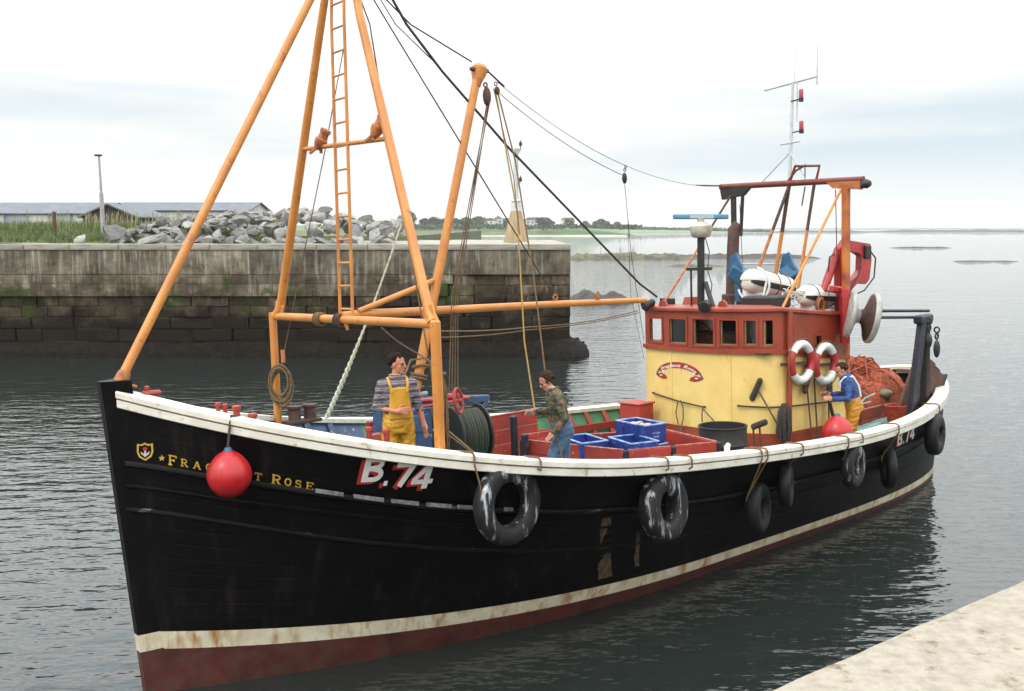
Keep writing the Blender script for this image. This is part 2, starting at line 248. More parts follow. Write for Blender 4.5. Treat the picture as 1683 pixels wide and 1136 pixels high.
# ------------------------------------------------------------------ mesh helpers
class MB:
    def __init__(s): s.v = []; s.f = []; s.m = []
    def add(s, vs, fs, mi=0):
        o = len(s.v); s.v += [tuple(float(c) for c in v) for v in vs]; s.f += [tuple(i + o for i in f) for f in fs]; s.m += [mi] * len(fs); return s
    def box(s, c, size, rot=None, mi=0, bev=0.0):
        hx, hy, hz_ = [x / 2 for x in size]; c = Vector(c)
        if rot is None: T = Matrix.Identity(3)
        elif isinstance(rot, (int, float)): T = Matrix.Rotation(rot, 3, 'Z')
        else: T = rot
        b = min(bev, hx * .8, hy * .8, hz_ * .8)
        if b <= 0:
            vs = [c + T @ Vector((x*hx, y*hy, z*hz_)) for x in (-1,1) for y in (-1,1) for z in (-1,1)]
            fs = [(0,1,3,2),(4,6,7,5),(0,4,5,1),(2,3,7,6),(0,2,6,4),(1,5,7,3)]
            return s.add(vs, fs, mi)
        vs = []; idx = {}
        for x in (-1,1):
            for y in (-1,1):
                for z in (-1,1):
                    for k, p in enumerate(((x*hx, y*(hy-b), z*(hz_-b)), (x*(hx-b), y*hy, z*(hz_-b)), (x*(hx-b), y*(hy-b), z*hz_))):
                        idx[(x,y,z,k)] = len(vs); vs.append(c + T @ Vector(p))
        fs = []
        for q in (-1,1):
            fs.append([idx[(q,a,d,0)] for a,d in ((-1,-1),(1,-1),(1,1),(-1,1))]); fs.append([idx[(a,q,d,1)] for a,d in ((-1,-1),(1,-1),(1,1),(-1,1))]); fs.append([idx[(a,d,q,2)] for a,d in ((-1,-1),(1,-1),(1,1),(-1,1))])
        for a in (-1,1):
            for d in (-1,1):
                fs.append([idx[(a,d,-1,0)], idx[(a,d,1,0)], idx[(a,d,1,1)], idx[(a,d,-1,1)]])
                fs.append([idx[(a,-1,d,0)], idx[(a,1,d,0)], idx[(a,1,d,2)], idx[(a,-1,d,2)]])
                fs.append([idx[(-1,a,d,1)], idx[(1,a,d,1)], idx[(1,a,d,2)], idx[(-1,a,d,2)]])
        for x in (-1,1):
            for y in (-1,1):
                for z in (-1,1): fs.append([idx[(x,y,z,k)] for k in range(3)])
        return s.add(vs, fs, mi)
    def bar(s, p0, p1, w, h, mi=0, bev=0.0, up=(0,0,1)):
        p0, p1 = Vector(p0), Vector(p1); d = p1 - p0; x = d.normalized(); u = Vector(up)
        if abs(x.dot(u)) > .98: u = Vector((1,0,0))
        y = u.cross(x).normalized(); z = x.cross(y)
        return s.box((p0 + p1) / 2, (d.length, w, h), Matrix((x, y, z)).transposed(), mi, bev)
    def tube(s, pts, r, n=8, closed=False, mi=0, flat=1.0):
        pts = [Vector(p) for p in pts]; k = len(pts); rs = r if isinstance(r, (list, tuple)) else [r] * k
        tang = []
        for i in range(k):
            a = pts[(i - 1) % k] if (closed or i > 0) else pts[i]; b = pts[(i + 1) % k] if (closed or i < k - 1) else pts[i]
            tang.append((b - a).normalized() if (b - a).length > 1e-9 else Vector((0,0,1)))
        t0 = tang[0]; u = Vector((0,0,1)) if abs(t0.z) < .9 else Vector((1,0,0)); nrm = (u - t0 * u.dot(t0)).normalized()
        vs = []
        for i in range(k):
            t = tang[i]; nrm = (nrm - t * nrm.dot(t)); nrm = nrm.normalized() if nrm.length > 1e-6 else t.orthogonal().normalized(); bn = t.cross(nrm)
            for j in range(n):
                a = 2 * math.pi * j / n; vs.append(pts[i] + nrm * (math.cos(a) * rs[i]) + bn * (math.sin(a) * rs[i] * flat))
        fs = []
        for i in range(k if closed else k - 1):
            i2 = (i + 1) % k
            for j in range(n): fs.append((i*n + j, i*n + (j+1) % n, i2*n + (j+1) % n, i2*n + j))
        if not closed: fs.append(tuple(range(n))[::-1]); fs.append(tuple((k-1)*n + j for j in range(n)))
        return s.add(vs, fs, mi)
    def lathe(s, prof, n=16, c=(0,0,0), ax=(0,0,1), mi=0, closed=False):
        """prof: list of (radius, height)"""
        z = Vector(ax).normalized(); x = z.orthogonal().normalized(); y = z.cross(x); c = Vector(c); vs = []; k = len(prof)
        for r, h in prof:
            for j in range(n):
                a = 2 * math.pi * j / n; vs.append(c + z * h + x * (r * math.cos(a)) + y * (r * math.sin(a)))
        fs = []
        for i in range(k if closed else k - 1):
            i2 = (i + 1) % k
            for j in range(n): fs.append((i*n + j, i*n + (j+1) % n, i2*n + (j+1) % n, i2*n + j))
        if not closed:
            if prof[0][0] > 1e-4: fs.append(tuple(range(n))[::-1])
            if prof[-1][0] > 1e-4: fs.append(tuple((k-1)*n + j for j in range(n)))
        return s.add(vs, fs, mi)
    def torus(s, c, ax, R0, r0, n=28, m=10, a0=0., a1=2*math.pi, mi=0, x=None):
        z = Vector(ax).normalized(); x = (Vector(x) - z * Vector(x).dot(z)).normalized() if x else z.orthogonal().normalized(); y = z.cross(x); c = Vector(c)
        full = abs(a1 - a0 - 2*math.pi) < 1e-6; k = n if full else n + 1
        pts = [c + x * (R0 * math.cos(a0 + (a1 - a0) * i / n)) + y * (R0 * math.sin(a0 + (a1 - a0) * i / n)) for i in range(k)]
        return s.tube(pts, r0, m, closed=full, mi=mi)
    def ell(s, c, rad, n=12, m=8, rot=None, mi=0):
        T = rot or Matrix.Identity(3); c = Vector(c); vs = [c + T @ Vector((0,0,-rad[2]))]
        for i in range(1, m):
            p = -math.pi/2 + math.pi * i / m
            for j in range(n):
                a = 2*math.pi*j/n; vs.append(c + T @ Vector((rad[0]*math.cos(p)*math.cos(a), rad[1]*math.cos(p)*math.sin(a), rad[2]*math.sin(p))))
        vs.append(c + T @ Vector((0,0,rad[2]))); fs = []
        for j in range(n): fs.append((0, 1 + (j+1) % n, 1 + j)); fs.append((len(vs)-1, 1 + (m-2)*n + j, 1 + (m-2)*n + (j+1) % n))
        for i in range(m - 2):
            for j in range(n): fs.append((1+i*n+j, 1+i*n+(j+1)%n, 1+(i+1)*n+(j+1)%n, 1+(i+1)*n+j))
        return s.add(vs, fs, mi)
    def prism(s, poly, thick, plane):
        """poly: 2-D points, plane: (origin, ux, uy, normal)"""
        o, ux, uy, nn = [Vector(q) for q in plane]; n = len(poly)
        a = [o + ux * p[0] + uy * p[1] for p in poly]; b = [q + nn * thick for q in a]
        fs = [tuple(range(n))[::-1], tuple(range(n, 2*n))] + [(i, (i+1) % n, n + (i+1) % n, n + i) for i in range(n)]
        return s.add(a + b, fs)
    def mesh(s, name, mats, smooth=35.):
        me = bpy.data.meshes.new(name); me.from_pydata(s.v, [], s.f)
        mats = mats if isinstance(mats, (list, tuple)) else [mats]
        for m in mats: me.materials.append(m)
        if len(mats) > 1: me.polygons.foreach_set('material_index', s.m)
        import bmesh
        bm = bmesh.new(); bm.from_mesh(me); bmesh.ops.recalc_face_normals(bm, faces=bm.faces); bm.to_mesh(me); bm.free()
        if smooth:
            me.polygons.foreach_set('use_smooth', [True] * len(me.polygons)); me.set_sharp_from_angle(angle=R(smooth))
        me.update(); return me
    def build(s, name, mats, parent=None, mw=None, smooth=35.):
        o = bpy.data.objects.new(name, s.mesh(name, mats, smooth)); col.objects.link(o)
        if parent is not None: o.parent = parent
        if mw is not None: o.matrix_world = mw
        return o
def tag(o, label=None, cat=None, group=None, kind=None):
    if label: o['label'] = label
    if cat: o['category'] = cat
    if group: o['group'] = group
    if kind: o['kind'] = kind
    return o
def empty(name, mw=None, parent=None):
    o = bpy.data.objects.new(name, None); col.objects.link(o); o.empty_display_size = .2
    if parent is not None: o.parent = parent
    if mw is not None: o.matrix_world = mw
    return o
def dup(o, parent=None):
    c = o.copy(); col.objects.link(c); c.parent = parent
    for ch in list(o.children): dup(ch, c)
    return c
def sag(a, b, drop=0., n=14):
    a, b = Vector(a), Vector(b)
    return [a.lerp(b, i/n) - Vector((0,0,drop * 4 * (i/n) * (1 - i/n))) for i in range(n + 1)]
def fbm(x, y, z=0., s=1., o=4):
    v = 0; a = 1; t = 0
    for i in range(o): v += a * mnoise.noise(Vector((x*s, y*s, z*s)) * (2**i) + Vector((i*7.1, 3.3*i, 0))); t += a; a *= .5
    return v / t

# ------------------------------------------------------------------ water, quay, pier
g = MB(); g.add([(-5000,-600,0),(5000,-600,0),(5000,7000,0),(-5000,7000,0)], [(0,1,2,3)])
tag(g.build('sea_water', M['water']), kind='structure')

# the near quay: slabs with a worn edge
qd = Vector((1.18, .88, 0)).normalized(); qn = Vector((qd.y, -qd.x, 0)); q0 = Vector((1.05, 3.415, 3.4))
g = MB(); ns = 260; rows = [(0,-1.2),(-.004,-.10),(.012,-.035),(.05,-.006),(.12,0),(.4,0),(.9,0),(1.6,0),(3,0),(9,0)]
vs = []
for i in range(ns + 1):
    s_ = -7 + 22 * i / ns
    for j, (o, z) in enumerate(rows):
        p = q0 + qd * s_ + qn * (o + (.018 * fbm(s_*2.2, j*.2) + .010*fbm(s_*9, j*.3) if j < 5 else 0)) + Vector((0,0,z + (.008 * fbm(s_*3, o*3) if 1 < j < 9 else 0)))
        vs.append(p)
k = len(rows); g.add(vs, [(i*k+j, (i+1)*k+j, (i+1)*k+j+1, i*k+j+1) for i in range(ns) for j in range(k-1)])
quay = tag(g.build('quay', M['quay'], smooth=50), kind='structure')
g = MB()
for i in range(70):
    s_ = random.uniform(-1, 6); o = random.uniform(.12, 2.2); p = q0 + qd*s_ + qn*o; r = random.uniform(.004, .013)
    g.ell(p + Vector((0,0,r*.3)), (r*1.3, r, r*.6), 6, 4, Matrix.Rotation(random.uniform(0,3),3,'Z'))
tag(g.build('grit', M['stone']), kind='stuff')

# pier ------------------------------------------------------------
WX0, WX1, WY, WT = -30.0, 2.28, 38.2, 4.38
pier = tag(empty('harbour_pier', Matrix.Translation((WX1, WY, 0))), 'old stone harbour pier with pale coping across the water', 'pier')
PT = Matrix.Translation((-WX1, -WY, 0))
def pb(g, name, m, smooth=30.):
    for i, v in enumerate(g.v): g.v[i] = (v[0]-WX1, v[1]-WY, v[2])
    return g.build(name, m, pier, smooth=smooth)
g = MB(); g.box(((WX0+WX1)/2, WY+7.2, 1.3), (WX1-WX0, 14, 6.0)); pb(g, 'pier_core', M['stone'])
# unit blocks share a few meshes
def block_mesh(seed):
    r = random.Random(seed); g = MB(); b = .035
    g.box((0,0,0), (1,1,1), bev=.05)
    g.v = [(x + r.uniform(-.02,.02), y + r.uniform(-.09,.09)*(1 if y < 0 else 0), z + r.uniform(-.03,.03)) for x,y,z in g.v]
    return g.mesh('stone_block', M['stone'], 20)
bms = [block_mesh(i) for i in range(7)]
def put(me, name, c, size, m=None):
    o = bpy.data.objects.new(name, me); col.objects.link(o); o.parent = pier
    o.location = (c[0]-WX1, c[1]-WY, c[2]); o.scale = size; return o
z = -.6; course = [.62,.55,.5,.46,.42,.40,.42,.42]; cnt = 0
for ci, h in enumerate(course):
    x = WX0 + .3 * (ci % 2)
    if ci >= 6: x = -2.5 + .2*(ci-6)
    far_end = -20.5
    while x < WX1 - .05:
        w = random.uniform(.75, 1.7) if x > far_end else 2.4
        if x + w > WX1 - .5: w = WX1 - x
        # some stones have lost their face and sit back from the wall
        rec = random.choice([0,0,.02,.03,.05,.10,.16]) if z > 1.6 else random.choice([0,.02,.04])
        if ci == 7 and -1.6 < x < 1.0: rec = .15
        put(bms[(cnt*3+ci) % 7], 'stone_block', (x + w/2, WY + .2 + rec, z + h/2), (w - .014, .5, h - .012)); x += w; cnt += 1
    z += h
# upper lifts of cast concrete
cm = MB(); cm.box((0,0,0), (1,1,1), bev=.02); cme = cm.mesh('concrete_panel', M['concrete'], 20)
ztop = z
for lift, (z0, z1, xa, xb) in enumerate(((ztop-.84, ztop-.36, WX0, -2.5),(ztop-.36, ztop, WX0, -2.3),(ztop, 4.16, WX0, WX1))):
    x = xa
    while x < xb - .05:
        w = random.uniform(2.3, 3.3)
        if x + w > xb - 1.2: w = xb - x
        put(cme, 'concrete_panel', (x + w/2, WY + .17 + random.uniform(-.012, .012) + .03*lift, (z0+z1)/2), (w - .012, .6, z1 - z0 - .012)); x += w
x = WX0; km = MB(); km.box((0,0,0), (1,1,1), bev=.03); kme = km.mesh('coping_stone', M['coping'], 20)
while x < WX1 - .05:
    w = random.uniform(1.5, 2.4)
    if x + w > WX1 - .9: w = WX1 - x
    put(kme, 'coping_stone', (x + w/2, WY + .53 + random.uniform(-.012, .012), 4.27 + random.uniform(-.006,.006)), (w - .015, 1.3, .22)); x += w
g = MB(); ns = 60; vs = []
for i in range(ns + 1):
    for j in range(15):
        X = WX0 + (WX1 - WX0) * i/ns; Y = WY + 1.15 + 13.2*j/14; vs.append((X, Y, 4.36 + .05*fbm(X*.6, Y*.6)))
g.add(vs, [(i*15+j, (i+1)*15+j, (i+1)*15+j+1, i*15+j+1) for i in range(ns) for j in range(14)]); pb(g, 'pier_top', M['coping'])
# weed-hung footing along the foot of the wall
g = MB(); nx, ny = 260, 12; vs = []
for i in range(nx + 1):
    X = -25 + 28.05 * i/nx
    end = max(0, (X - .6)); out = .75 + .35 * fbm(X*.5, 1) + (1.0*math.exp(-((X-2.1)/1.1)**2))
    if X > WX1: out *= max(0., 1 - min(1,(X-WX1)/.8)**2)**.5
    for j in range(ny + 1):
        t = j/ny; hgt = .62 + .18*fbm(X*.8, 5) + .12*math.exp(-((X-2.0)/1.0)**2)
        if X > WX1: hgt *= max(0., 1 - min(1,(X-WX1)/.8)**2)**.5
        a = t * math.pi/2
        Y = WY + .25 - out * math.sin(a); Z = hgt * math.cos(a) - .15*t + (.14*fbm(X*2.5, t*4, 2) + .11*fbm(X*8, t*9, 3)) * (1 if X < WX1 else max(0, 1-(X-WX1)/.7))
        vs.append((X, Y, Z))
g.add(vs, [(i*(ny+1)+j, (i+1)*(ny+1)+j, (i+1)*(ny+1)+j+1, i*(ny+1)+j+1) for i in range(nx) for j in range(ny)])
g2 = [(v[0], v[1]) for v in vs]
tag(g.build('seaweed', M['weed'], smooth=60), kind='stuff')
g = MB(); nx, ny = 22, 14; vs = []
for i in range(nx + 1):
    for j in range(ny + 1):
        a = math.pi * i/nx; b = math.pi * j/ny
        d = 1 + .35*fbm(math.cos(a)*2, math.sin(b)*2, 4) + .26*fbm(i*.9, j*.9, 5)
        vs.append((2.15 + .85*math.cos(a)*d*(.25+.75*math.sin(b)), WY + .6 - 1.5*math.cos(b)*d + .1, max(-.2, .62*math.sin(a)*math.sin(b)*d**2)))
g.add(vs, [(i*(ny+1)+j, (i+1)*(ny+1)+j, (i+1)*(ny+1)+j+1, i*(ny+1)+j+1) for i in range(nx) for j in range(ny)])
tag(g.build('weedy_rock', M['weed'], smooth=60), 'black weed-covered rock at the foot of the pier end', 'rock')

# rubble on the pier ----------------------------------------------
def rock_mesh(seed):
    import bmesh
    bm = bmesh.new(); bmesh.ops.create_icosphere(bm, subdivisions=2, radius=.5); r = random.Random(seed)
    pl = [(Vector((r.gauss(0,1), r.gauss(0,1), r.gauss(0,1))).normalized(), r.uniform(.13,.36)) for _ in range(10)]
    for v in bm.verts:
        for n, d in pl:
            k = v.co.dot(n) - d
            if k > 0: v.co -= n * k
        v.co += Vector((mnoise.noise(v.co*3+Vector((seed,0,0))), mnoise.noise(v.co*3+Vector((0,seed,0))), mnoise.noise(v.co*3))) * .02
    me = bpy.data.meshes.new('rock'); bm.to_mesh(me); bm.free(); me.materials.append(M['rock']); return me
rms = [rock_mesh(i) for i in range(12)]
GR = 'rocks heaped behind the pier coping'
def rock(p, s, label='pale grey angular rock in the rubble heap on the pier', grp=GR, me=None):
    o = bpy.data.objects.new('rock', me or random.choice(rms)); col.objects.link(o); o.location = p
    o.scale = (s*random.uniform(.95,1.5), s*random.uniform(.8,1.2), s*random.uniform(.65,1.0)); o.rotation_euler = (random.uniform(-.5,.5), random.uniform(-.5,.5), random.uniform(0,6.28))
    return tag(o, label, 'rock', grp)
def heap(x):   # profile of the heap along the pier
    t = (x + 18.2) / 13.4
    return max(.0, .30 + 1.05 * min(1, max(0, t*2.2)) * (1 if t < .75 else max(.25, 1 - (t-.75)*2.4)))
for i in range(225):
    x = random.uniform(-16.6, -4.9) if i > 60 else random.uniform(-16.2,-10); y = random.uniform(39.8, 45.5); d = (y - 39.8)/5.7
    h = heap(x) * min(1, d*2.0 + .12)
    s = random.uniform(.38, .95) * (1.0 if d > .1 else .8)
    rock((x, y, 4.36 + max(.1, h*random.uniform(.75,1.0)) - .05), s)
for i in range(58):
    x = random.uniform(-15.9, -4.9); rock((x, random.uniform(39.75, 40.7), 4.40), random.uniform(.36,.80))
rock((-16.35, 40.4, 4.78), 1.55, 'largest grey boulder at the left end of the rubble on the pier', None, rms[3])
rock((-17.6, 40.2, 4.55), .85, 'low pale rock left of the large boulder on the pier', None, rms[5])
rock((-14.4, 38.75, 4.45), .8, 'flat whitish slab lying on the pier coping edge', None, rms[7]).scale = (1.9, .8, .55)

# grass bank and sheds ---------------------------------------------
g = MB(); nx, ny = 46, 16; vs = []
for i in range(nx+1):
    for j in range(ny+1):
        X = -34 + 23*i/nx; Y = 40.6 + 9*j/ny; t = min(1, j/6)
        vs.append((X, Y, 4.37 + (.62*t*t*(3-2*t) + .12*fbm(X*.5, Y*.5)) * min(1, max(0., (-11.5-X)/4))))
g.add(vs, [(i*(ny+1)+j, (i+1)*(ny+1)+j, (i+1)*(ny+1)+j+1, i*(ny+1)+j+1) for i in range(nx) for j in range(ny)])
tag(g.build('grass_bank', M['soil'], smooth=60), kind='structure')
g = MB()
for i in range(15000):
    X = random.uniform(-24, -11.2); Y = random.uniform(41.0, 47.5); t = min(1, (Y-40.6)/3.4)
    if X > -17 and Y < 45: continue
    Z = 4.36 + (.62*t*t*(3-2*t) + .12*fbm(X*.5, Y*.5)) * min(1, max(0., (-11.5-X)/4)); h = random.uniform(.12,.34) * (1.15+.9*fbm(X*1.3,Y*1.3)); a = random.uniform(0,3.1416); w = .022
    dx, dy = random.gauss(0,.09), random.gauss(0,.06)
    g.add([(X-w*math.cos(a), Y-w*math.sin(a), Z),(X+w*math.cos(a), Y+w*math.sin(a), Z),(X+dx, Y+dy, Z+h)], [(0,1,2)])
tag(g.build('grass', M['grass'], smooth=0), kind='stuff')
g = MB()
for i in range(420):   # tall dry flowering stems
    X = random.uniform(-22, -10.2); Y = random.uniform(42.5, 47.5); Z = 4.9; h = random.uniform(.35,.85); dx = random.gauss(.05,.08); w = .009
    g.add([(X-w,Y,Z-.3),(X+w,Y,Z-.3),(X+dx+w*.6,Y,Z+h),(X+dx-w*.6,Y,Z+h)], [(0,1,2,3)])
    if i % 3 == 0: g.add([(X+dx-.022,Y,Z+h-.05),(X+dx,Y+.02,Z+h-.12),(X+dx+.026,Y,Z+h-.04),(X+dx+.05,Y,Z+h+.15)], [(0,1,2,3)])
tag(g.build('dry_grass', mat('dry_stems',(.42,.37,.20),(.28,.25,.12),scale=2,rough=.9), smooth=0), kind='stuff')
g = MB(); g.box((-60, 105, 2.9), (110, 110, 3.4)); tag(g.build('harbour_land', M['soil']), kind='structure')
land = 4.6
for i,(x,y,h) in enumerate(((-19.6,42.2,.95),(-12.2,43.6,.75),(-10.8,44.4,.7))):
    g = MB(); g.tube([(0,0,-.4),(0,0,h)], [.09,.075], 8); o = g.build('fence_post', M['wood'], mw=Matrix.Translation((x,y,4.75)))
    tag(o, ['short dark post in the grass at the far left','stubby dark post left of the brown shed gable','stubby dark post at the edge of the grass behind the rocks'][i], 'post')
# lamp pole
lp = tag(empty('lamp_pole', Matrix.Translation((-17.7,42.6,4.5))), 'thin grey pole with a small lamp head on the pier', 'lamp pole')
g = MB(); g.tube([(0,0,0),(0,0,2.0)], [.10,.085], 10); g.build('lower_pole', M['postgrey'], lp)
g = MB(); g.tube([(0,0,2.0),(-.02,0,3.55)], [.06,.045], 8); g.build('upper_pole', M['postgrey'], lp)
g = MB(); g.box((-.05,0,3.6), (.30,.16,.08), bev=.02); g.build('lamp_head', M['black'], lp)
# sheds (far)
def shed(name, label, x0, x1, y0, y1, eave, ridge, wall, roof, axis='x', panels=0, gable=None):
    t = tag(empty(name, Matrix.Translation(((x0+x1)/2, y0, land))), label, 'shed'); cx, cy = (x0+x1)/2, y0
    g = MB(); W, D = (x1-x0), (y1-y0)
    if axis == 'x':
        g.box((0, D/2, eave/2), (W, D, eave)); g.build('wall', wall, t)
        for sx in (-1,1):
            g = MB(); g.prism([(0,eave),(D,eave),(D/2,ridge)], .1, ((sx*(W/2-.05)-.05,0,0),(0,1,0),(0,0,1),(1,0,0))); g.build('gable', gable or wall, t)
        g = MB(); e = .25
        for sgn in (0,1):
            a = [(-W/2-e, -e if not sgn else D+e, eave-.08),(W/2+e, -e if not sgn else D+e, eave-.08),(W/2+e, D/2, ridge+.06),(-W/2-e, D/2, ridge+.06)]
            n = (Vector(a[1])-Vector(a[0])).cross(Vector(a[3])-Vector(a[0])).normalized()*.08*(1 if not sgn else -1); g.add([Vector(q) for q in a]+[Vector(q)+n for q in a], [(0,1,2,3),(4,5,6,7),(0,1,5,4),(1,2,6,5),(2,3,7,6),(3,0,4,7)])
        g.build('roof', roof, t)
        for i in range(panels):
            g = MB(); w = W/panels; g.box((-W/2 + w*(i+.5), -.04, eave*.5), (w*.86, .08, eave*.8)); g.build('wall_panel', M['shedpale'] if i % 2 else wall, t)
    else:
        g.box((0, D/2, eave/2), (W, D, eave)); g.build('wall', wall, t)
        g = MB(); g.prism([(-W/2,eave-.01),(W/2,eave-.01),(0,ridge)], D-.02, ((0,.01,0),(1,0,0),(0,0,1),(0,1,0))); g.build('gable', gable or wall, t)
        g = MB()
        for sgn in (-1,1):
            a = [(sgn*(W/2+.3), -.3, eave-.15),(sgn*(W/2+.3), D+.3, eave-.15),(0, D+.3, ridge+.05),(0,-.3,ridge+.05)]
            g.add([Vector(q) for q in a]+[Vector(q)+Vector((0,0,.12)) for q in a], [(0,1,2,3),(4,5,6,7),(0,1,5,4),(1,2,6,5),(2,3,7,6),(3,0,4,7)])
        g.build('roof', roof, t)
        for i in range(6):
            g = MB(); g.box((-W/2 + W*(i+.5)/6, -.03, eave*.5), (W/6*.9,.06,eave*.9)); g.build('wall_board', wall, t)
    return t
shed('long_shed', 'long pale blue-grey shed at the far left behind the grass', -62, -35.6, 84, 94, 1.65, 2.55, M['shedwall'], M['shedroof'], 'x', 14)
shed('gabled_shed', 'dark brown gabled shed behind the lamp pole', -34.4, -30.2, 79, 86, 1.35, 2.2, M['shedbrown'], M['shedroof'], 'y')
shed('store_building', 'long low store with grey roof and pale wall right of the brown gable', -37.5, -24.6, 92, 100, 2.05, 2.75, M['shedpale'], M['shedroof'], 'x', 6)

# beacon -----------------------------------------------------------
bc = tag(empty('harbour_beacon', Matrix.Translation((.18, 44.2, 4.38))), 'tapering stone beacon with white collar and thin pole on the pier end', 'beacon')
g = MB(); g.lathe([(.58,0),(.55,.12),(.25,1.38)], 12); g.build('stone_base', M['beacon'], bc)
g = MB(); g.lathe([(.255,1.38),(.20,1.78),(.24,1.80),(.24,1.84),(.14,1.90),(.12,2.06)], 16); g.build('white_collar', M['greyl'], bc)
g = MB(); g.tube([(0,0,2.0),(.0,0,4.05)], [.115,.095], 10); g.build('pole', M['greyl'], bc)
g = MB(); g.prism([(-.05,2.38),(.22,2.66),(-.05,2.66)], .2, ((0,-.1,0),(1,0,0),(0,0,1),(0,1,0))); g.build('bracket', M['postgrey'], bc)
g = MB(); g.prism([(-.08,3.8),(.05,3.8),(.24,4.12),(-.10,4.12)], .3, ((0,-.15,0),(1,0,0),(0,0,1),(0,1,0))); g.build('platform', M['grey'], bc)
for zz in (2.74, 4.30):
    g = MB(); g.lathe([(.02,-.2 if zz > 4 else -.08),(.02,-.06),(.07,-.05),(.07,.08),(.04,.12),(.01,.2)], 10, (.2,0,zz)); g.build('lantern', M['black'], bc)

# reefs --------------------------------------------------------------
def reef(label, x0, x1, y, dep, h, m, seed, lump=.6):
    g = MB(); nx, ny = int(max(30, (x1-x0)*3)), 14; vs = []
    for i in range(nx+1):
        X = x0 + (x1-x0)*i/nx; t = i/nx; env = min(1, 5*t, 5*(1-t))**.6 * (.55 + .55*abs(fbm(X*.10*8/(x1-x0)*4, seed)) + .25*fbm(X*.45, seed+2))
        for j in range(ny+1):
            u = j/ny*2-1; n = fbm(X*lump*.9, u*2.2+seed, seed) ; n2 = fbm(X*lump*3, u*5, seed+3)
            vs.append((X, y + dep*.5*u + .4*n, max(-.3, env*h*((1-u*u)*(1+.7*n+.35*n2)) - .08)))
    g.add(vs, [(i*(ny+1)+j, (i+1)*(ny+1)+j, (i+1)*(ny+1)+j+1, i*(ny+1)+j+1) for i in range(nx) for j in range(ny)])
    return tag(g.build('reef', m, mw=None, smooth=50), label, 'reef')
reef('long olive weed-covered reef lying right of the pier end', 7.0, 30.5, 158, 8, 1.6, M['reef'], 1)
reef('thin dark reef stretching behind the wheelhouse', 26, 52, 166, 8, 1.15, M['reefdark'], 2)
reef('low dark reef nearest to the pier end', 3.6, 8.2, 66, 4, 1.15, M['reefdark'], 3, 1.2)
reef('small pale green reef in front of the long olive reef', 20, 28, 128, 5, .55, M['reef'], 4, 1)
reef('dark sliver of rock in the open water at right', 96, 112, 250, 6, .55, M['reefdark'], 5)
reef('short thin rock at the right edge of the water', 66, 77, 148, 4, .30, M['reefdark'], 6)
reef('distant dark rocky line on the horizon at right', 440, 800, 1250, 60, 4.0, M['reefdark'], 7, .05)
reef('low skerry on the horizon behind the goalpost frame', 300, 420, 1150, 60, 3.2, M['reefdark'], 8, .05)

# far shore, houses, trees -----------------------------------------
def shore(name, m, x0, x1, y, hs, dep, seed, nx=160):
    g = MB(); ny = 10; vs = []
    for i in range(nx+1):
        t = i/nx; X = x0+(x1-x0)*t; H_ = hs(t) * (1 + .22*fbm(X*.012, seed))
        for j in range(ny+1):
            u = j/ny; vs.append((X, y + dep*u + 6*fbm(X*.02, 1, seed), -.4 + H_*min(1, u*2.2)**.8 + .5*fbm(X*.05, u*5, seed)*u))
    g.add(vs, [(i*(ny+1)+j, (i+1)*(ny+1)+j, (i+1)*(ny+1)+j+1, i*(ny+1)+j+1) for i in range(nx) for j in range(ny)])
    return tag(g.build(name, m, smooth=60), kind='structure')
shore('far_shore', M['shore'], -260, 85, 600, lambda t: 7.5*min(1, 6*(1-t))**.6, 160, 1)
shore('shore_beach', M['sand'], -260, 70, 590, lambda t: 1.1, 30, 2)
shore('distant_shore', M['shore'], 60, 330, 1080, lambda t: 8.5*min(1, 1.2*(1-t))**1.1 + .2, 260, 4)
shore('distant_hills', M['shore'], 330, 480, 1900, lambda t: 9*math.sin(math.pi*t)**1.2, 200, 5)
shore('horizon_land', M['reefdark'], 700, 2300, 3600, lambda t: 7*math.sin(math.pi*t)**.5, 400, 6)
hs = [(-74,0),(-71,1),(-67,0),(-25,1),(-20,0),(-14,0),(-9,1),(-4,0),(12,0),(16,1),(19,0),(38,1),(-52,1),(-45,0)]
HL = ['white house', 'low white bungalow']
for i, (x, b) in enumerate(hs):
    y = 655 + random.uniform(-12, 22); w = random.uniform(5, 8.5); h = random.uniform(2.4, 3.4) + (.9 if b else 0); rf = random.uniform(1.4, 2.2); base = 7.0
    t = tag(empty('house', Matrix.Translation((x, y, base)) @ Matrix.Rotation(random.uniform(-.5,.5),4,'Z')), 'small white house with grey roof on the far green shore', 'house', 'houses on the far shore')
    g = MB(); g.box((0,0,h/2-1), (w,6,h+2)); g.build('wall', M['housewhite'], t)
    g = MB(); g.prism([(-w/2-.3,h),(w/2+.3,h),(0 if i % 3 == 0 else w/2-1.2,h+rf),(0 if i % 3 == 0 else -w/2+1.2,h+rf)], 6.6, ((0,-3.3,0),(1,0,0),(0,0,1),(0,1,0))) if i % 3 else g.prism([(-w/2-.3,h),(w/2+.3,h),(0,h+rf)], 6.6, ((0,-3.3,0),(1,0,0),(0,0,1),(0,1,0)))
    g.build('roof', M['houseroof'], t)
    for sx in (-1,1):
        g = MB(); g.box((sx*w*.24, -3.02, h*.55), (1.1,.08,1.1)); g.build('window', M['black'], t)
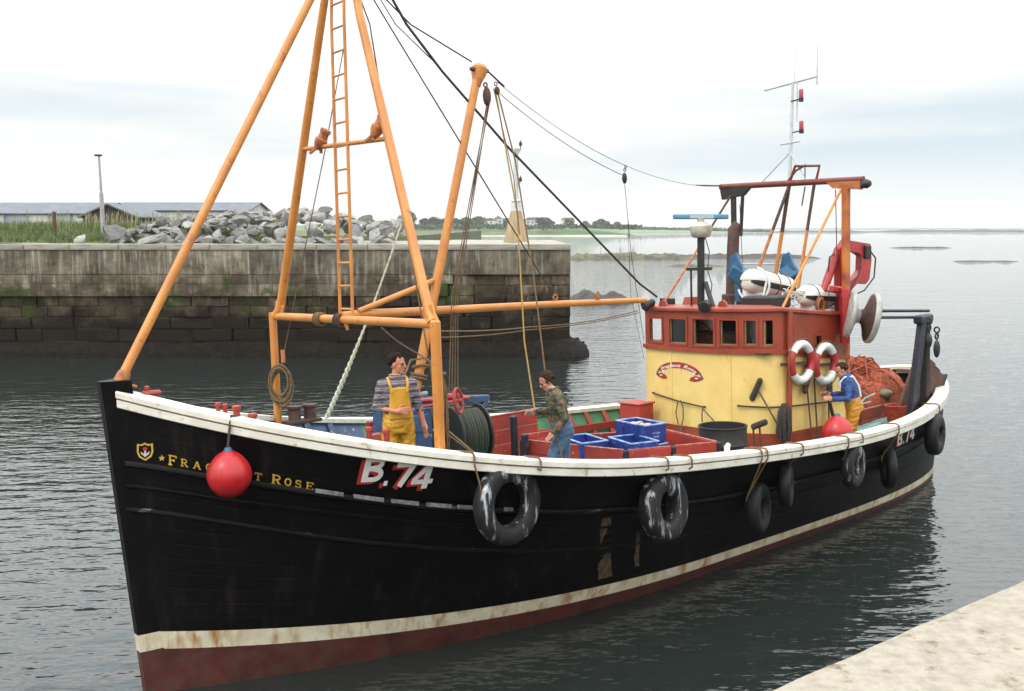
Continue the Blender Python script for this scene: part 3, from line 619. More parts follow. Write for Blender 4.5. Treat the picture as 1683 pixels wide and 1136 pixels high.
def tree_mesh(seed):
    g = MB(); r = random.Random(seed)
    for k in range(230):
        a = r.uniform(0,6.283); zz = r.uniform(-1,1); rad = math.sqrt(max(0,1-zz*zz))*r.uniform(.55,1.0)*(1+.35*mnoise.noise(Vector((math.cos(a)*1.5,math.sin(a)*1.5,zz*1.5+seed))))
        c = Vector((rad*math.cos(a), rad*math.sin(a), .12+zz*.75)); s_ = r.uniform(.12,.26); n1 = Vector((r.gauss(0,1),r.gauss(0,1),r.gauss(0,1))).normalized(); u = n1.orthogonal().normalized()*s_; w = n1.cross(u)
        g.add([c-u-w*.6, c+u-w*.5, c+u*.7+w, c-u*.8+w*.8], [(0,1,2,3)])
    return g.mesh('crown', M['leaf'], 0)
tms = [tree_mesh(i) for i in range(4)]; tg = MB(); tg.tube([(0,0,-3.5),(0,0,.2)], [.14,.07], 6); trk = tg.mesh('trunk', M['bark'])
def tree(x, y, z, s, label='dark green tree among the houses on the far shore', grp='trees on the far shore'):
    t = tag(empty('tree', Matrix.Translation((x,y,z+s*.9)) @ Matrix.Scale(s,4)), label, 'tree', grp)
    a = bpy.data.objects.new('crown', random.choice(tms)); col.objects.link(a); a.parent = t; a.scale = (random.uniform(1,1.7), 1, random.uniform(.8,1.15))
    b = bpy.data.objects.new('trunk', trk); col.objects.link(b); b.parent = t; b.scale = (1,1,.5)
tree(-67, 640, 7, 4.6, 'tallest dark tree on the far shore left of the derrick', None)
for i in range(46):
    x = random.choice([random.uniform(-78,-30), random.uniform(-30,75), random.uniform(-40,30)]); tree(x, 640+random.uniform(-20,40), 6.2, random.uniform(1.6,3.1))
g = MB()
for k in range(5200):
    X = random.uniform(-120, 300) ; Y = (625 if X < 80 else 1150) + random.uniform(-18,20); s_ = random.uniform(.5,1.3)*(1 if X < 80 else 1.9)
    zz = (5.9 if X < 80 else 6.5*max(0,1-(X-60)/270)) + 1.4*fbm(X*.03,2) + random.uniform(-.8,1.0)
    n1 = Vector((random.gauss(0,1),random.gauss(0,1),random.gauss(0,1))).normalized(); u = n1.orthogonal().normalized()*s_; w = n1.cross(u); c = Vector((X,Y,zz))
    g.add([c-u-w*.6, c+u-w*.5, c+u*.7+w, c-u*.8+w*.8], [(0,1,2,3)])
tag(g.build('shore_scrub', M['leaf'], smooth=0), kind='stuff')

# ------------------------------------------------------------------ sea haze
g = MB(); g.box((0, 3200, 8.5), (10400, 8000, 19.0))
def haze_mat():
    m = bpy.data.materials.new('sea_haze'); m.use_nodes = True; N = m.node_tree.nodes; N.remove(N['Principled BSDF']); v = N.new('ShaderNodeVolumePrincipled')
    v.inputs['Color'].default_value = (.98,.985,1,1); v.inputs['Density'].default_value = .0002; v.inputs['Anisotropy'].default_value = .3; m.node_tree.links.new(v.outputs[0], N['Material Output'].inputs['Volume']); return m
tag(g.build('haze', haze_mat(), smooth=0), kind='stuff')

# ------------------------------------------------------------------ fishing boat: hull lines (x aft from stem, y to starboard, z up)
BM = Matrix.Translation((-4.1126, 9.8719, 0)) @ Matrix.Rotation(R(41.097), 4, 'Z') @ Matrix.Rotation(R(-2.812), 4, 'X')
L_, LW, S0W = 17.0845, 17.0074, .26635
def half(s, L, B, sb, pb, ss, ps):
    t = min(1, max(0, s/sb)); b = B*(1-(1-t)**pb); q = min(1, max(0, (s-ss)/(L-ss))); return b*math.sqrt(max(0, 1-q**ps))
def bg(s): return half(s, L_, 2.67184, 5.25744, 1.92259, 9.48055, 1.72234)
def bwl(s): return half(min(max(s-S0W,0), LW-S0W), LW-S0W, 1.68737, 7.28709, 1.93210, 10.61589, 2.71307)
KN = [(0,3.36791),(.2,2.40292),(.4,1.95668),(.7,1.68536),(1,2.02751)]
def zg(s):
    t = s/L_; r = 0
    for i,(a,z) in enumerate(KN):
        l = 1
        for j,(b,_) in enumerate(KN):
            if i != j: l *= (t-b)/(a-b)
        r += l*z
    return r
def hb(s, z):
    G = zg(s); t = (z+.08)/(G+.08); t = min(1, max(-.5, t)); b0, b1 = bwl(s), bg(s)
    return b0 + (b1-b0)*(abs(t)**1.25)*(1 if t > 0 else -1)
def lerp_tab(tab, x):
    for (x0,y0),(x1,y1) in zip(tab, tab[1:]):
        if x <= x1: return y0 + (y1-y0)*max(0,(x-x0))/(x1-x0)
    return tab[-1][1]
ST1 = [(0,2.62),(.2,2.55),(.84,2.37),(1.62,2.16),(2.4,1.95),(3.32,1.76),(4.47,1.56),(5.77,1.39),(7,1.25),(8.2,1.16),(9.5,1.12),(11.0,1.11),(12.2,1.09),(14,1.13),(17.1,1.38)]
ST1b = [(0,2.37),(.27,2.31),(.79,2.15),(1.37,2.02),(2.4,1.76),(3.6,1.48),(5,1.24),(6.5,1.06),(8,.93),(10,.86),(13,.90),(17.1,1.15)]
ST2 = [(0,2.12),(.26,2.05),(1.11,1.82),(2.02,1.55),(3.33,1.25),(4.45,1.03),(6.09,.80),(7.96,.62),(10,.53),(13,.55),(17.1,.80)]
def smooth_tab(tab, x, w=.45): return sum(lerp_tab(tab, x + w*k/3) for k in range(-3,4))/7
def st_top(s): return .13 + .58*math.exp(-s/4.2)
def st_bot(s): return st_top(s) - .20 + .007*min(s,10)
DK = [(0,2.62),(.2,2.55),(.84,2.37),(1.62,2.16),(2.4,1.95),(3.32,1.76),(4.47,1.56),(5.77,1.39),(7,1.25),(8.2,1.16),(9.5,1.12),(11.35,1.15),(14,1.27),(17.1,1.5)]
def deckz(s): return smooth_tab(DK, s, .8) - .03

boat = tag(empty('fishing_boat', BM), 'black hulled fishing boat with yellow wheelhouse and orange mast gantry', 'fishing boat')
def bp(g, name, m, parent=None, smooth=35.): return g.build(name, m, parent or boat, smooth=smooth)

# hull shell with plank seams
NU = 150; NP = 15; g = MB(); vs = []; rowinfo = None
for i in range(NU+1):
    v = (1-math.cos(math.pi*i/NU))/2; G = L_*v; W = S0W + (LW-S0W)*v; gz = zg(G) - .06; bG, bW = bg(G), bwl(W)
    zt, zb = st_top(G), st_bot(G); rows = [(-1.0,0,0),(-.45,0,0),(zb,0,0),(zt,0,1)]
    for k in range(NP):
        a = zt + (gz-zt)*k/NP; b = zt + (gz-zt)*(k+1)/NP
        rows.append((a+.005, 0, 2)); rows.append((a+.02, 0, 2)); rows.append((b-.02, 0, 2)); rows.append((b-.005, 0, 2)); rows.append((b, -.0024 if k < NP-1 else 0, 2))
    for (z, off, mi) in rows:
        t = (z+.08)/(zg(G)+.08); x = W + (G-W)*t; tt = min(1, max(-.6,t)); y = bW + (bG-bW)*(abs(tt)**1.25)*(1 if tt > 0 else -.6)
        if t < 0: y *= max(.0, 1 + .5*t)
        y = max(0, y + off*(1 if .3 < G < 16.8 else 0))
        vs.append((x, y, z))
    rowinfo = rows
k = len(rowinfo); g = MB()
for sg in (1,-1):
    fs = []; mi = []
    for i in range(NU):
        for j in range(k-1):
            fs.append((i*k+j, (i+1)*k+j, (i+1)*k+j+1, i*k+j+1)); mi.append(1 if j < 2 else (2 if j == 2 else 0))
    o = len(g.v); g.v += [(x, sg*y, z) for x,y,z in vs]; g.f += [tuple(q+o for q in f) for f in fs]; g.m += mi
hull = bp(g, 'hull', [M['hull'], M['antifoul'], M['boot']], smooth=50)
def stem_x(z): return S0W*(1-(z+.08)/(3.368+.08))
g = MB()
for z0, z1, mi in ((-1,.50,1),(.50,.69,2),(.69,3.43,0)):
    a, b = stem_x(z0), stem_x(z1)
    g.add([(a-.05,-.055,z0),(a-.05,.055,z0),(a+.22,.17 if z0 > 2 else .10,z0),(a+.22,-.17 if z0>2 else -.10,z0),(b-.05,-.055,z1),(b-.05,.055,z1),(b+.22,.10 if z1 < 2 else .19,z1),(b+.22,-.10 if z1 < 2 else -.19,z1)], [(0,1,2,3),(4,5,6,7),(0,1,5,4),(1,2,6,5),(2,3,7,6),(3,0,4,7)], mi)
bp(g, 'stem_post', [M['hull'], M['antifoul'], M['boot']], hull, 0)
# rubbing strakes
def strake(tab, name, hgt, out, m, x0=.12, x1=16.95):
    for sg in (-1,1):
        g = MB(); n = 110; vs = []
        for i in range(n+1):
            x = x0 + (x1-x0)*(1-math.cos(math.pi*i/n))/2; z = smooth_tab(tab, x); y0 = hb(x, z)
            for dy, dz in ((-.02,hgt/2),(out*.8,hgt/2-.008),(out,hgt*.2),(out,-hgt*.25),(-.02,-hgt/2)): vs.append((x, sg*(hb(x, z+dz)+dy), z+dz))
        g.add(vs, [(i*5+j,(i+1)*5+j,(i+1)*5+j+1,i*5+j+1) for i in range(n) for j in range(4)]+[(0,1,2,3,4),tuple(n*5+q for q in range(5))[::-1]])
        bp(g, name, m, hull)
M['strake'] = mat('strake_worn', (.009,.007,.007), (.005,.004,.004), scale=3, rough=.6, spec=.2, wear=(.17,.165,.165), wthr=.66, wscale=4.5, wstretch=(1,1,2), wsoft=.05)
strake(ST1, 'rubbing_strake', .075, .05, M['strake']); strake(ST1b, 'rubbing_strake', .05, .018, M['hull']); strake(ST2, 'rubbing_strake', .05, .014, M['strake'])
# bare metal freeing-port strips above the top strake
for x0, x1 in ((1.70,1.95),(2.05,2.33),(2.41,2.68),(2.76,3.02),(3.09,3.29),(3.62,3.72),(3.86,3.98)):
    g = MB(); vs = []
    for i in range(7):
        x = x0+(x1-x0)*i/6; z = smooth_tab(ST1, x) + .005
        for dy, dz in ((.03,.050),(.050,.050),(.062,.005),(.03,.005)): vs.append((x, -(hb(x, z+dz)+dy), z+dz))
    g.add(vs, [(i*4+j,(i+1)*4+j,(i+1)*4+(j+1)%4,i*4+(j+1)%4) for i in range(6) for j in range(4)]+[(0,1,2,3),(24,25,26,27)])
    bp(g, 'freeing_port', M['greyworn'] if 'greyworn' in M else M.setdefault('greyworn', mat('bare_metal',(.30,.31,.31),(.10,.10,.10),scale=14,rough=.5)), hull)
# rust-scraped patch of bare planking
M['scrape'] = mat('scraped_planking', (.15,.092,.042), (.035,.023,.013), scale=5, stretch=(3,3,.6), rough=.8, wear=(.018,.012,.010), wthr=.62, wscale=7, wstretch=(2.5,2.5,.8), wsoft=.09)
for x0, w, zt, zb in ((5.17,.17,1.36,.40),(5.72,.07,1.0,.45)):
    g = MB(); vs = []
    for i in range(15):
        z = zt + (zb-zt)*i/14; sh = .40*(1.34-z)/.92
        for q in (0,.5,1): x = x0+sh+w*(.8+.6*i/14)*(q-.5) + .03*mnoise.noise(Vector((z*9,q*3,x0))); vs.append((x, -(hb(x,z)+.0035), z))
    g.add(vs, [(i*3+j,(i+1)*3+j,(i+1)*3+j+1,i*3+j+1) for i in range(14) for j in range(2)]); bp(g, 'scraped_patch', M['scrape'], hull)

# white gunwale: cap rail over a white strake
def gun_pts(n=160):
    P = []
    for i in range(n+1):
        s = L_*(1-math.cos(math.pi*i/n))/2; s = min(max(s,.10), L_-.0005); P.append((s, bg(s)))
    return P
GP = gun_pts(); loop = [(x,-y) for x,y in GP] + [(x,y) for x,y in GP[::-1]]
loop = [p for i,p in enumerate(loop) if i == 0 or math.hypot(p[0]-loop[i-1][0], p[1]-loop[i-1][1]) > 1e-3]
def sweep(prof, name, m, parent=None, pts=None, zf=None):
    pts = pts or loop; zf = zf or zg; n = len(pts); k = len(prof); g = MB(); vs = []
    for i,(x,y) in enumerate(pts):
        a = pts[max(0,i-1)]; b = pts[min(n-1,i+1)]; d = Vector((b[0]-a[0], b[1]-a[1])).normalized(); o = Vector((d.y,-d.x))
        if o.y * y < 0 and abs(y) > .2: o = -o
        for po, pz in prof: vs.append((x+o.x*po, y+o.y*po, zf(x)+pz))
    g.add(vs, [(i*k+j,(i+1)*k+j,(i+1)*k+(j+1)%k,i*k+(j+1)%k) for i in range(n-1) for j in range(k)]+[tuple(range(k)),tuple((n-1)*k+q for q in range(k))])
    return bp(g, name, m, parent, 30)
rail = sweep([(-.19,-.012),(-.17,0),(.045,0),(.06,-.012),(.06,-.065),(.045,-.075),(-.18,-.075)], 'gunwale_rail', M['white'])
sweep([(-.03,-.088),(.032,-.088),(.042,-.10),(.042,-.165),(.03,-.175),(-.03,-.175)], 'white_strake', M['white'], rail)
# inner bulwark skin
for nm, a, b, m in (('bulwark_lining',.4,4.6,M['blue']),('bulwark_lining',4.6,17.0,M['green'])):
    for sg in (-1,1):
        g = MB(); n = 60; vs = []
        for i in range(n+1):
            x = a+(b-a)*i/n
            for z in (zg(x)-.06, deckz(x)-.1): vs.append((x, sg*max(.02,hb(x,z)-.08), z))
        g.add(vs, [(i*2,(i+1)*2,(i+1)*2+1,i*2+1) for i in range(n)]); bp(g, nm, m)
        x = a+.35
        while x < b-.3:
            y = hb(x, zg(x))-.12; y2 = hb(x, deckz(x))-.12
            if y2 > .3:
                g = MB(); g.bar((x,sg*y,zg(x)-.07),(x,sg*y2,deckz(x)-.02),.10,.09,bev=.01); bp(g, 'stanchion', M['red'] if x > 4.6 else M['blue'])
            x += .46
for sg in (-1,1):
    g = MB(); n = 60; vs = []
    for i in range(n+1):
        x = 4.6 + 11.8*i/n; z = (zg(x)*.5+deckz(x)*.5)
        for dy, dz in ((-.19,.06),(-.14,.06),(-.14,-.06),(-.19,-.06)): vs.append((x, sg*(hb(x,z)+dy), z+dz))
    g.add(vs, [(i*4+j,(i+1)*4+j,(i+1)*4+(j+1)%4,i*4+(j+1)%4) for i in range(n) for j in range(4)]); bp(g, 'stringer', M['red'])
# deck: base sheet and planks
g = MB(); n = 90; vs = []
for i in range(n+1):
    x = .25+16.7*i/n; y = hb(x, deckz(x)); vs += [(x,-y,deckz(x)-.03),(x,y,deckz(x)-.03)]
g.add(vs, [(2*i,2*i+1,2*i+3,2*i+2) for i in range(n)]); deck = bp(g, 'deck', M['black'])
y = -2.52
while y < 2.5:
    w = .128; ym = max(abs(y), abs(y+w)); xs = [x*.12 for x in range(3,141) if hb(x*.12, deckz(x*.12))-.06 > ym]
    if len(xs) > 3:
        g = MB(); vs = []
        xs = xs[::4] + [xs[-1]]
        for x in xs:
            z = deckz(x); vs += [(x,y,z-.025),(x,y,z),(x,y+w-.012,z),(x,y+w-.012,z-.025)]
        n = len(xs)-1; g.add(vs, [(i*4+j,(i+1)*4+j,(i+1)*4+j+1,i*4+j+1) for i in range(n) for j in range(3)]); bp(g, 'deck_plank', M['deck'], deck, 25)
    y += w

# ------------------------------------------------------------------ lettering on the bow
def hullpt(x, z, off=.004): return (x, -(hb(x, z)+off), z)
def letter_mesh(strokes, w):
    """strokes: polylines in a unit box -> quads with flat ends"""
    out = []
    for pl, th in strokes:
        n = len(pl)
        for i in range(n-1):
            a, b = Vector(pl[i]), Vector(pl[i+1]); d = (b-a).normalized(); e = Vector((-d.y,d.x))*th/2; ex = d*th*.35
            a2 = a - (ex if i > 0 else d*0); b2 = b + (ex if i < n-2 else d*0)
            out.append([a2-e, b2-e, b2+e, a2+e])
    return out
def arc(cx, cy, rx, ry, a0, a1, n=8): return [(cx+rx*math.cos(R(a0+(a1-a0)*i/n)), cy+ry*math.sin(R(a0+(a1-a0)*i/n))) for i in range(n+1)]
T_ = .17; S_ = .13
def ser(x, y, w=.34): return ([(x-w/2,y),(x+w/2,y)], S_)
LET = {
 'F': [([(.2,.03),(.2,.97)],T_),([(.05,.94),(.85,.94)],S_),([(.2,.52),(.62,.52)],S_),([(.82,.99),(.82,.74)],.10),([(.62,.64),(.62,.40)],.09),ser(.2,.06,.40)],
 'R': [([(.2,.03),(.2,.97)],T_),([(.05,.94),(.5,.94)]+arc(.5,.73,.27,.21,80,-90,7)+[(.2,.50)],S_),([(.46,.50),(.82,.06)],T_),ser(.2,.06,.40),ser(.85,.06,.26)],
 'A': [([(.14,.05),(.5,.97)],S_),([(.5,.97),(.86,.05)],T_),([(.28,.36),(.74,.36)],.11),ser(.14,.06,.30),ser(.86,.06,.30)],
 'G': [(arc(.5,.5,.36,.44,50,315,14),S_+.02),([(.78,.08),(.78,.42)],T_),ser(.76,.44,.34),([(.76,.95),(.76,.70)],.1)],
 'N': [([(.18,.05),(.18,.95)],S_),([(.18,.95),(.82,.05)],T_),([(.82,.05),(.82,.95)],S_),ser(.18,.06,.3),ser(.82,.94,.3),ser(.14,.94,.2)],
 'T': [([(.5,.03),(.5,.97)],T_),([(.08,.94),(.92,.94)],S_),([(.1,.99),(.1,.72)],.1),([(.9,.99),(.9,.72)],.1),ser(.5,.06,.42)],
 'O': [(arc(.5,.5,.36,.44,0,360,16),S_+.03)],
 'S': [(arc(.5,.73,.30,.22,30,270,9)[:-1]+arc(.5,.28,.32,.24,90,-150,10),S_+.02),([(.78,.98),(.78,.72)],.1),([(.2,.02),(.2,.28)],.1)],
 'E': [([(.2,.03),(.2,.97)],T_),([(.05,.94),(.84,.94)],S_),([(.2,.51),(.6,.51)],S_),([(.05,.06),(.86,.06)],S_),([(.82,.99),(.82,.74)],.1),([(.84,.01),(.84,.28)],.1),([(.6,.63),(.6,.39)],.09)],
}
def hull_text(items, name, m, off=.004, th=.004):
    """items: list of (polygon list in (x,z))"""
    g = MB()
    for poly in items:
        a = [hullpt(x, z, off) for x, z in poly]; b = [hullpt(x, z, off+th) for x, z in poly]; n = len(poly)
        g.add(a+b, [tuple(range(n)), tuple(range(n,2*n))]+[(i,(i+1)%n,n+(i+1)%n,n+i) for i in range(n)])
    return bp(g, name, m, hull, 0)
def name_z(x): return 2.545 - .305*(x-.45)
xs = {'F':(.475,.078),'R':(.575,.062),'A':(.675,.064),'G':(.775,.064),'R2':(.875,.064),'A2':(.975,.066),'N':(1.08,.068),'T':(1.18,.066),'R3':(1.325,.092),'O':(1.435,.068),'S':(1.525,.068),'E':(1.625,.078)}
for key, (x0, w) in xs.items():
    ch = key[0]; big = key in ('F','R3'); h = .112 if big else .084; polys = []
    for q in letter_mesh(LET[ch], w): polys.append([(x0+p.x*w, name_z(x0+p.x*w)+p.y*h - (.012 if big else 0)) for p in q])
    hull_text(polys, 'name_letter', M['gold'])
st = []
for i in range(10):
    r = .036 if i % 2 == 0 else .015; a = R(90+36*i); st.append((.425+r*.8*math.cos(a), 2.60+r*math.sin(a)))
hull_text([[(.425,2.60), st[i], st[(i+1)%10]] for i in range(10)], 'star', M['gold'])
shp = [(-.062,.088),(-.03,.078),(0,.098),(.03,.078),(.062,.088),(.066,.0),(.05,-.055),(0,-.098),(-.05,-.055),(-.066,0)]
cx, cz = .293, 2.675
ring = [[(cx+a[0],cz+a[1]),(cx+b[0],cz+b[1]),(cx+b[0]*.78,cz+b[1]*.78),(cx+a[0]*.78,cz+a[1]*.78)] for a,b in zip(shp, shp[1:]+shp[:1])]
hull_text(ring, 'crest_outline', M['gold'])
hull_text([[(cx+.022*math.cos(R(60*i)),cz+.03+.022*math.sin(R(60*i))),(cx+.022*math.cos(R(60*i+60)),cz+.03+.022*math.sin(R(60*i+60))),(cx,cz+.03)] for i in range(6)], 'rose_bloom', M['letterred'])
hull_text([[(cx-.008,cz+.01),(cx+.008,cz+.01),(cx+.006,cz-.055),(cx-.006,cz-.055)],[(cx,cz-.03),(cx+.036,cz+.004),(cx+.03,cz-.026),(cx,cz-.052)],[(cx,cz-.03),(cx-.036,cz+.004),(cx-.03,cz-.026),(cx,cz-.052)]], 'rose_leaves', M['greyl'])
NUM = {
 'B': [([(.16,0),(.16,1)],.26),([(.16,.91),(.55,.91)]+arc(.55,.74,.24,.17,90,-90,7)+[(.16,.55)],.19),([(.16,.53),(.58,.53)]+arc(.58,.29,.27,.20,90,-90,7)+[(.16,.09)],.19)],
 '.': [([(.5,0),(.5,.20)],.9)],
 '7': [([(.05,.90),(.95,.90)],.20),([(.86,.90),(.40,0)],.26)],
 '4': [([(.68,0),(.68,1)],.25),([(.64,.97),(.10,.36)],.20),([(.03,.30),(.98,.30)],.19)],
}
def number(items, h, zf, shadow, off=.004, slant=0.):
    for ch, x0, w in items:
        for dx, dz, m, o, nm in (((-shadow, -shadow*.7, M['letterred'], off, 'number_shadow'),) if shadow else ()) + ((0,0,M['letterwhite'],off+.004,'number_mark'),):
            polys = []
            for q in letter_mesh(NUM[ch], w):
                pp = []
                for p in q:
                    sl = slant*p.y*h; x = x0+p.x*w+dx+sl; pp.append((x, zf(x0)+p.y*h+dz))
                polys.append(pp)
            hull_text(polys, nm, m, o)
number([('B',2.10,.20),('.',2.315,.035),('7',2.39,.19),('4',2.565,.21)], .28, lambda x: 2.225 - .27*(x-2.10), .035, slant=.03)
number([('B',12.38,.24),('.',12.66,.035),('7',12.75,.20),('4',12.99,.23)], .31, lambda x: 1.18 + .01*(x-12.4), .02, slant=-1.12)

# ------------------------------------------------------------------ bow fittings, pins, bollards
for i,(x,y,z,r,h) in enumerate(((.95,-.60,2.98,.022,.16),(1.02,-.62,2.96,.022,.16),(1.10,-.72,2.90,.034,.20),(1.24,-.80,2.84,.038,.17),(2.27,-1.44,2.62,.032,.17),(2.44,-1.52,2.58,.032,.17))):
    g = MB(); g.lathe([(r,0),(r,h*.75),(r*1.35,h*.8),(r*1.35,h),(r*.9,h*1.05),(0,h*1.05)], 10, (x,y,z)); bp(g, 'mooring_pin', M['red'], rail)
g = MB(); g.box((.44,-.12,3.27),(.20,.10,.05),R(-20),bev=.02); g.lathe([(.03,0),(.03,.06),(0,.07)],8,(.40,-.10,3.28)); bp(g, 'fairlead', M['red'], rail)
g = MB()
for dx in (-.12,.12): g.lathe([(.10,0),(.085,.05),(.085,.17),(.11,.19),(.11,.22),(0,.23)], 14, (3.2+dx,1.72,2.43))
g.box((3.2,1.72,2.43),(.5,.22,.05),bev=.01); bp(g, 'double_bollard', M['rust'], rail)
g = MB(); g.tube([(7.1,-2.55,1.85),(7.1,-2.55,2.0),(7.14,-2.55,2.03)],[.035,.04,.03],8); bp(g, 'cleat', M['white'], rail)

# ------------------------------------------------------------------ mast gantry
YG = 1.86
g = MB(); g.tube([(2.92,YG,3.90),(2.92,-YG,3.88)], .051, 14); gantry = bp(g, 'gantry', M['orange'])
for sg in (-1,1):
    g = MB(); x = 2.90
    if sg < 0: g.bar((x,-YG,2.25),(x,-YG,3.93),.105,.105,bev=.025,up=(1,0,0))
    else: g.tube([(x,YG,2.1),(x,YG,3.95)],.052,14)
    bp(g, 'post', M['orange'], gantry)
    g = MB(); g.tube([(2.92,sg*1.80,3.90),(2.94,sg*1.70,4.02),(3.02,sg*.45,7.47),(3.1,sg*.06,8.75)],[.068,.058,.051,.046],14); bp(g, 'leg', M['orange'], gantry)
    g = MB(); g.box((2.93,sg*1.72,3.98),(.03,.22,.20),Matrix.Rotation(R(sg*20),3,'X'),bev=.01); bp(g, 'knuckle_plate', M['orange'], gantry)
g = MB(); g.tube([(.13,0,3.36),(.20,0,3.48),(2.46,0,7.37),(3.25,0,8.72)],[.060,.049,.049,.046],14); bp(g, 'fore_pole', M['orange'], gantry)
g = MB(); g.box((.20,0,3.375),(.22,.20,.03),Matrix.Rotation(R(14),3,'Y'),bev=.01); g.lathe([(.072,0),(.068,.10),(.05,.14)],12,(.16,0,3.40),(.5,0,.86)); bp(g, 'pole_shoe', M['rustorange'], gantry)
g = MB(); g.tube([(2.98,.98,6.06),(2.98,-.98,5.97)],.028,10); bp(g, 'light_bar', M['orange'], gantry)
for y in (.50,-.78):
    g = MB(); c = Vector((2.98,y,6.10)); ax = Vector((.25,-.35,.75)).normalized()
    g.lathe([(.0,-.11),(.045,-.10),(.075,-.02),(.080,.03),(.060,.05),(.058,.12),(.068,.13),(.066,.17),(.0,.185)],14,c,ax); bp(g, 'floodlight', M['rustorange'], gantry)
    g = MB(); g.bar(c-ax*.05, c+Vector((-.08,.14,-.13)),.03,.03); g.bar(c, c-Vector((0,0,.14)),.03,.03); bp(g, 'lamp_bracket', M['rustorange'], gantry)
g = MB(); lad = None
for y in (-.145,.145):
    g.tube([(2.93,y,3.90),(3.0,y,7.5),(3.06,y*.9,8.6)],.020,10)
lad = bp(g, 'ladder', M['orange'])
for i in range(17):
    z = 4.02+.282*i; g = MB(); x = 2.93+.07*(z-3.8)/3.7; g.tube([(x,-.145,z),(x,.145,z)],.0135,8); bp(g, 'rung', M['orange'], lad)
g = MB(); g.lathe([(.10,-.2),(.13,-.1),(.13,.1),(.08,.25)],14,(3.15,0,8.75)); bp(g, 'mast_head', M['orange'], gantry)
for y, m in ((.62,M['ropedark']),(.12,M['rustorange'])):
    g = MB()
    for q in range(4): g.torus((2.92,y+.035*q-.05,3.88),(0,1,0),.075+.004*(q%2),.014,18,6)
    bp(g, 'rope_lashing', M['rope'] if y > .5 else M['rust'], gantry)
g = MB(); g.tube([(2.92,.02,3.86),(2.94,-.0,3.76)],[.028,.018],8); bp(g, 'boom_heel_pin', M['orange'], gantry)
# derrick
g = MB(); g.tube([(3.66,0,1.9),(3.92,0,2.92),(5.10,0,6.92),(5.17,0,7.12)],[.066,.064,.057,.056],16); der = bp(g, 'derrick', M['orange'])
g = MB(); dax = Vector((1.2,0,4.1)).normalized(); g.lathe([(.058,-.20),(.066,-.14),(.105,-.03),(.112,.05),(.085,.09),(0,.10)],14,(5.17,0,7.10),dax); bp(g, 'derrick_head', M['orange'], der)
for dx in (-.12,.10):
    g = MB(); g.box((5.17+dx,-.02,7.12),(.10,.05,.05),bev=.012); bp(g, 'head_eye', M['rust'], der)
g = MB(); g.ell((5.27,-.03,6.78),(.065,.045,.13),12,8); g.torus((5.25,-.03,6.93),(0,1,0),.03,.012,12,6); bp(g, 'pulley_block', M['rust'], der)
g = MB(); g.torus((3.98,0,3.1),(.28,0,.96),.10,.02,16,8); g.torus((3.97,0,3.06),(.28,0,.96),.10,.02,16,8); g.torus((4.02,0,3.2),(.2,.3,.96),.11,.018,16,8); bp(g, 'rope_lashing', M['rope'], der)
# boom and its heel strut
g = MB(); g.tube([(2.90,.06,3.93),(3.2,.05,3.94),(6.5,0,3.90),(8.5,.05,3.86)],[.058,.056,.050,.043],14); boom = bp(g, 'boom', M['orange'])
g = MB(); g.tube([(3.12,.02,3.98),(4.28,0,4.32)],.037,12); bp(g, 'strut', M['orange'], boom)
for x in (6.47,7.35):
    g = MB(); g.torus((x,0,4.0),(0,1,0),.04,.014,14,6); g.box((x,0,3.95),(.07,.03,.05)); bp(g, 'boom_eye', M['rustorange'], boom)

# ------------------------------------------------------------------ rigging
def wire(pts, r=.009, m='ropedark', name='stay_wire', drop=0., n=6):
    if len(pts) == 2: pts = sag(pts[0], pts[1], drop, 16 if drop else 2)
    g = MB(); g.tube(pts, r, n); return bp(g, name, M[m])
AP = (3.2,0,8.7)
wire([(2.85,0,8.7),(3.73,0,7.54),(6.46,0,3.99)], .010)                       # topping lift
wire([AP,(4.01,0,7.57),(4.54,.0,7.05),(5.69,.05,6.13),(8.6,.25,4.12),(9.25,.45,3.88)], .019, 'ropedark', 'backstay')
wire([(2.95,0,8.7),(3.84,0,7.55),(4.54,0,7.07)], .008)
wire([(3.0,0,8.35),(4.07,0,7.58),(5.05,0,7.22)], .011)
wire([(5.25,0,7.14),(5.35,0,7.11),(5.62,.01,6.95)], .014)
wire(sag((5.5,.01,7.0),(8.3,.2,5.99),.10), .005); wire(sag((8.3,.2,5.99),(12.2,1.25,5.87),.10), .004); wire([(10.9,.88,5.82),(12.2,1.26,5.88)], .010)
wire(sag((5.48,0,6.87),(8.22,.2,5.84),.10), .006)
g = MB(); g.ell((8.24,.2,5.80),(.05,.03,.09),10,8); bp(g, 'pulley_block', M['black']); g = MB(); g.torus((8.25,.2,5.93),(1,0,0),.022,.008,10,6); g.torus((8.27,.2,5.98),(0,1,0),.02,.007,10,6); bp(g, 'shackle', M['black'])
wire([(8.24,.2,5.70),(8.75,.55,4.58),(9.3,.8,3.12)], .005); wire([(8.4,.3,5.3),(9.1,.9,3.9),(9.35,.85,2.8)], .004)
g = MB(); g.ell((5.48,0,6.88),(.045,.03,.06),10,8); g.torus((5.46,0,6.97),(0,1,0),.025,.008,10,6); bp(g, 'pulley_block', M['rust'])
wire([(5.46,0,6.83),(5.60,-.2,5.2),(5.48,-.4,3.45),(5.28,-.8,2.51)], .011, 'ropeyel', 'hauling_rope')
wire([(5.50,0,6.83),(5.6,-.2,5.9),(5.42,-.7,4.3),(5.12,-1.22,2.88),(5.10,-1.5,1.95)], .011, 'rope', 'hauling_rope')
wire([(5.40,-.02,6.9),(5.6,-.15,5.7),(5.55,-.3,4.9)], .006, 'rope')
for k in range(4): wire([(5.27+.03*(k%2),-.04+.02*(k//2),6.68),(4.55+.045*k,-.02+.015*k,4.1),(4.44+.05*k,-.02,2.75)], .0075, 'rope', 'fall_rope')
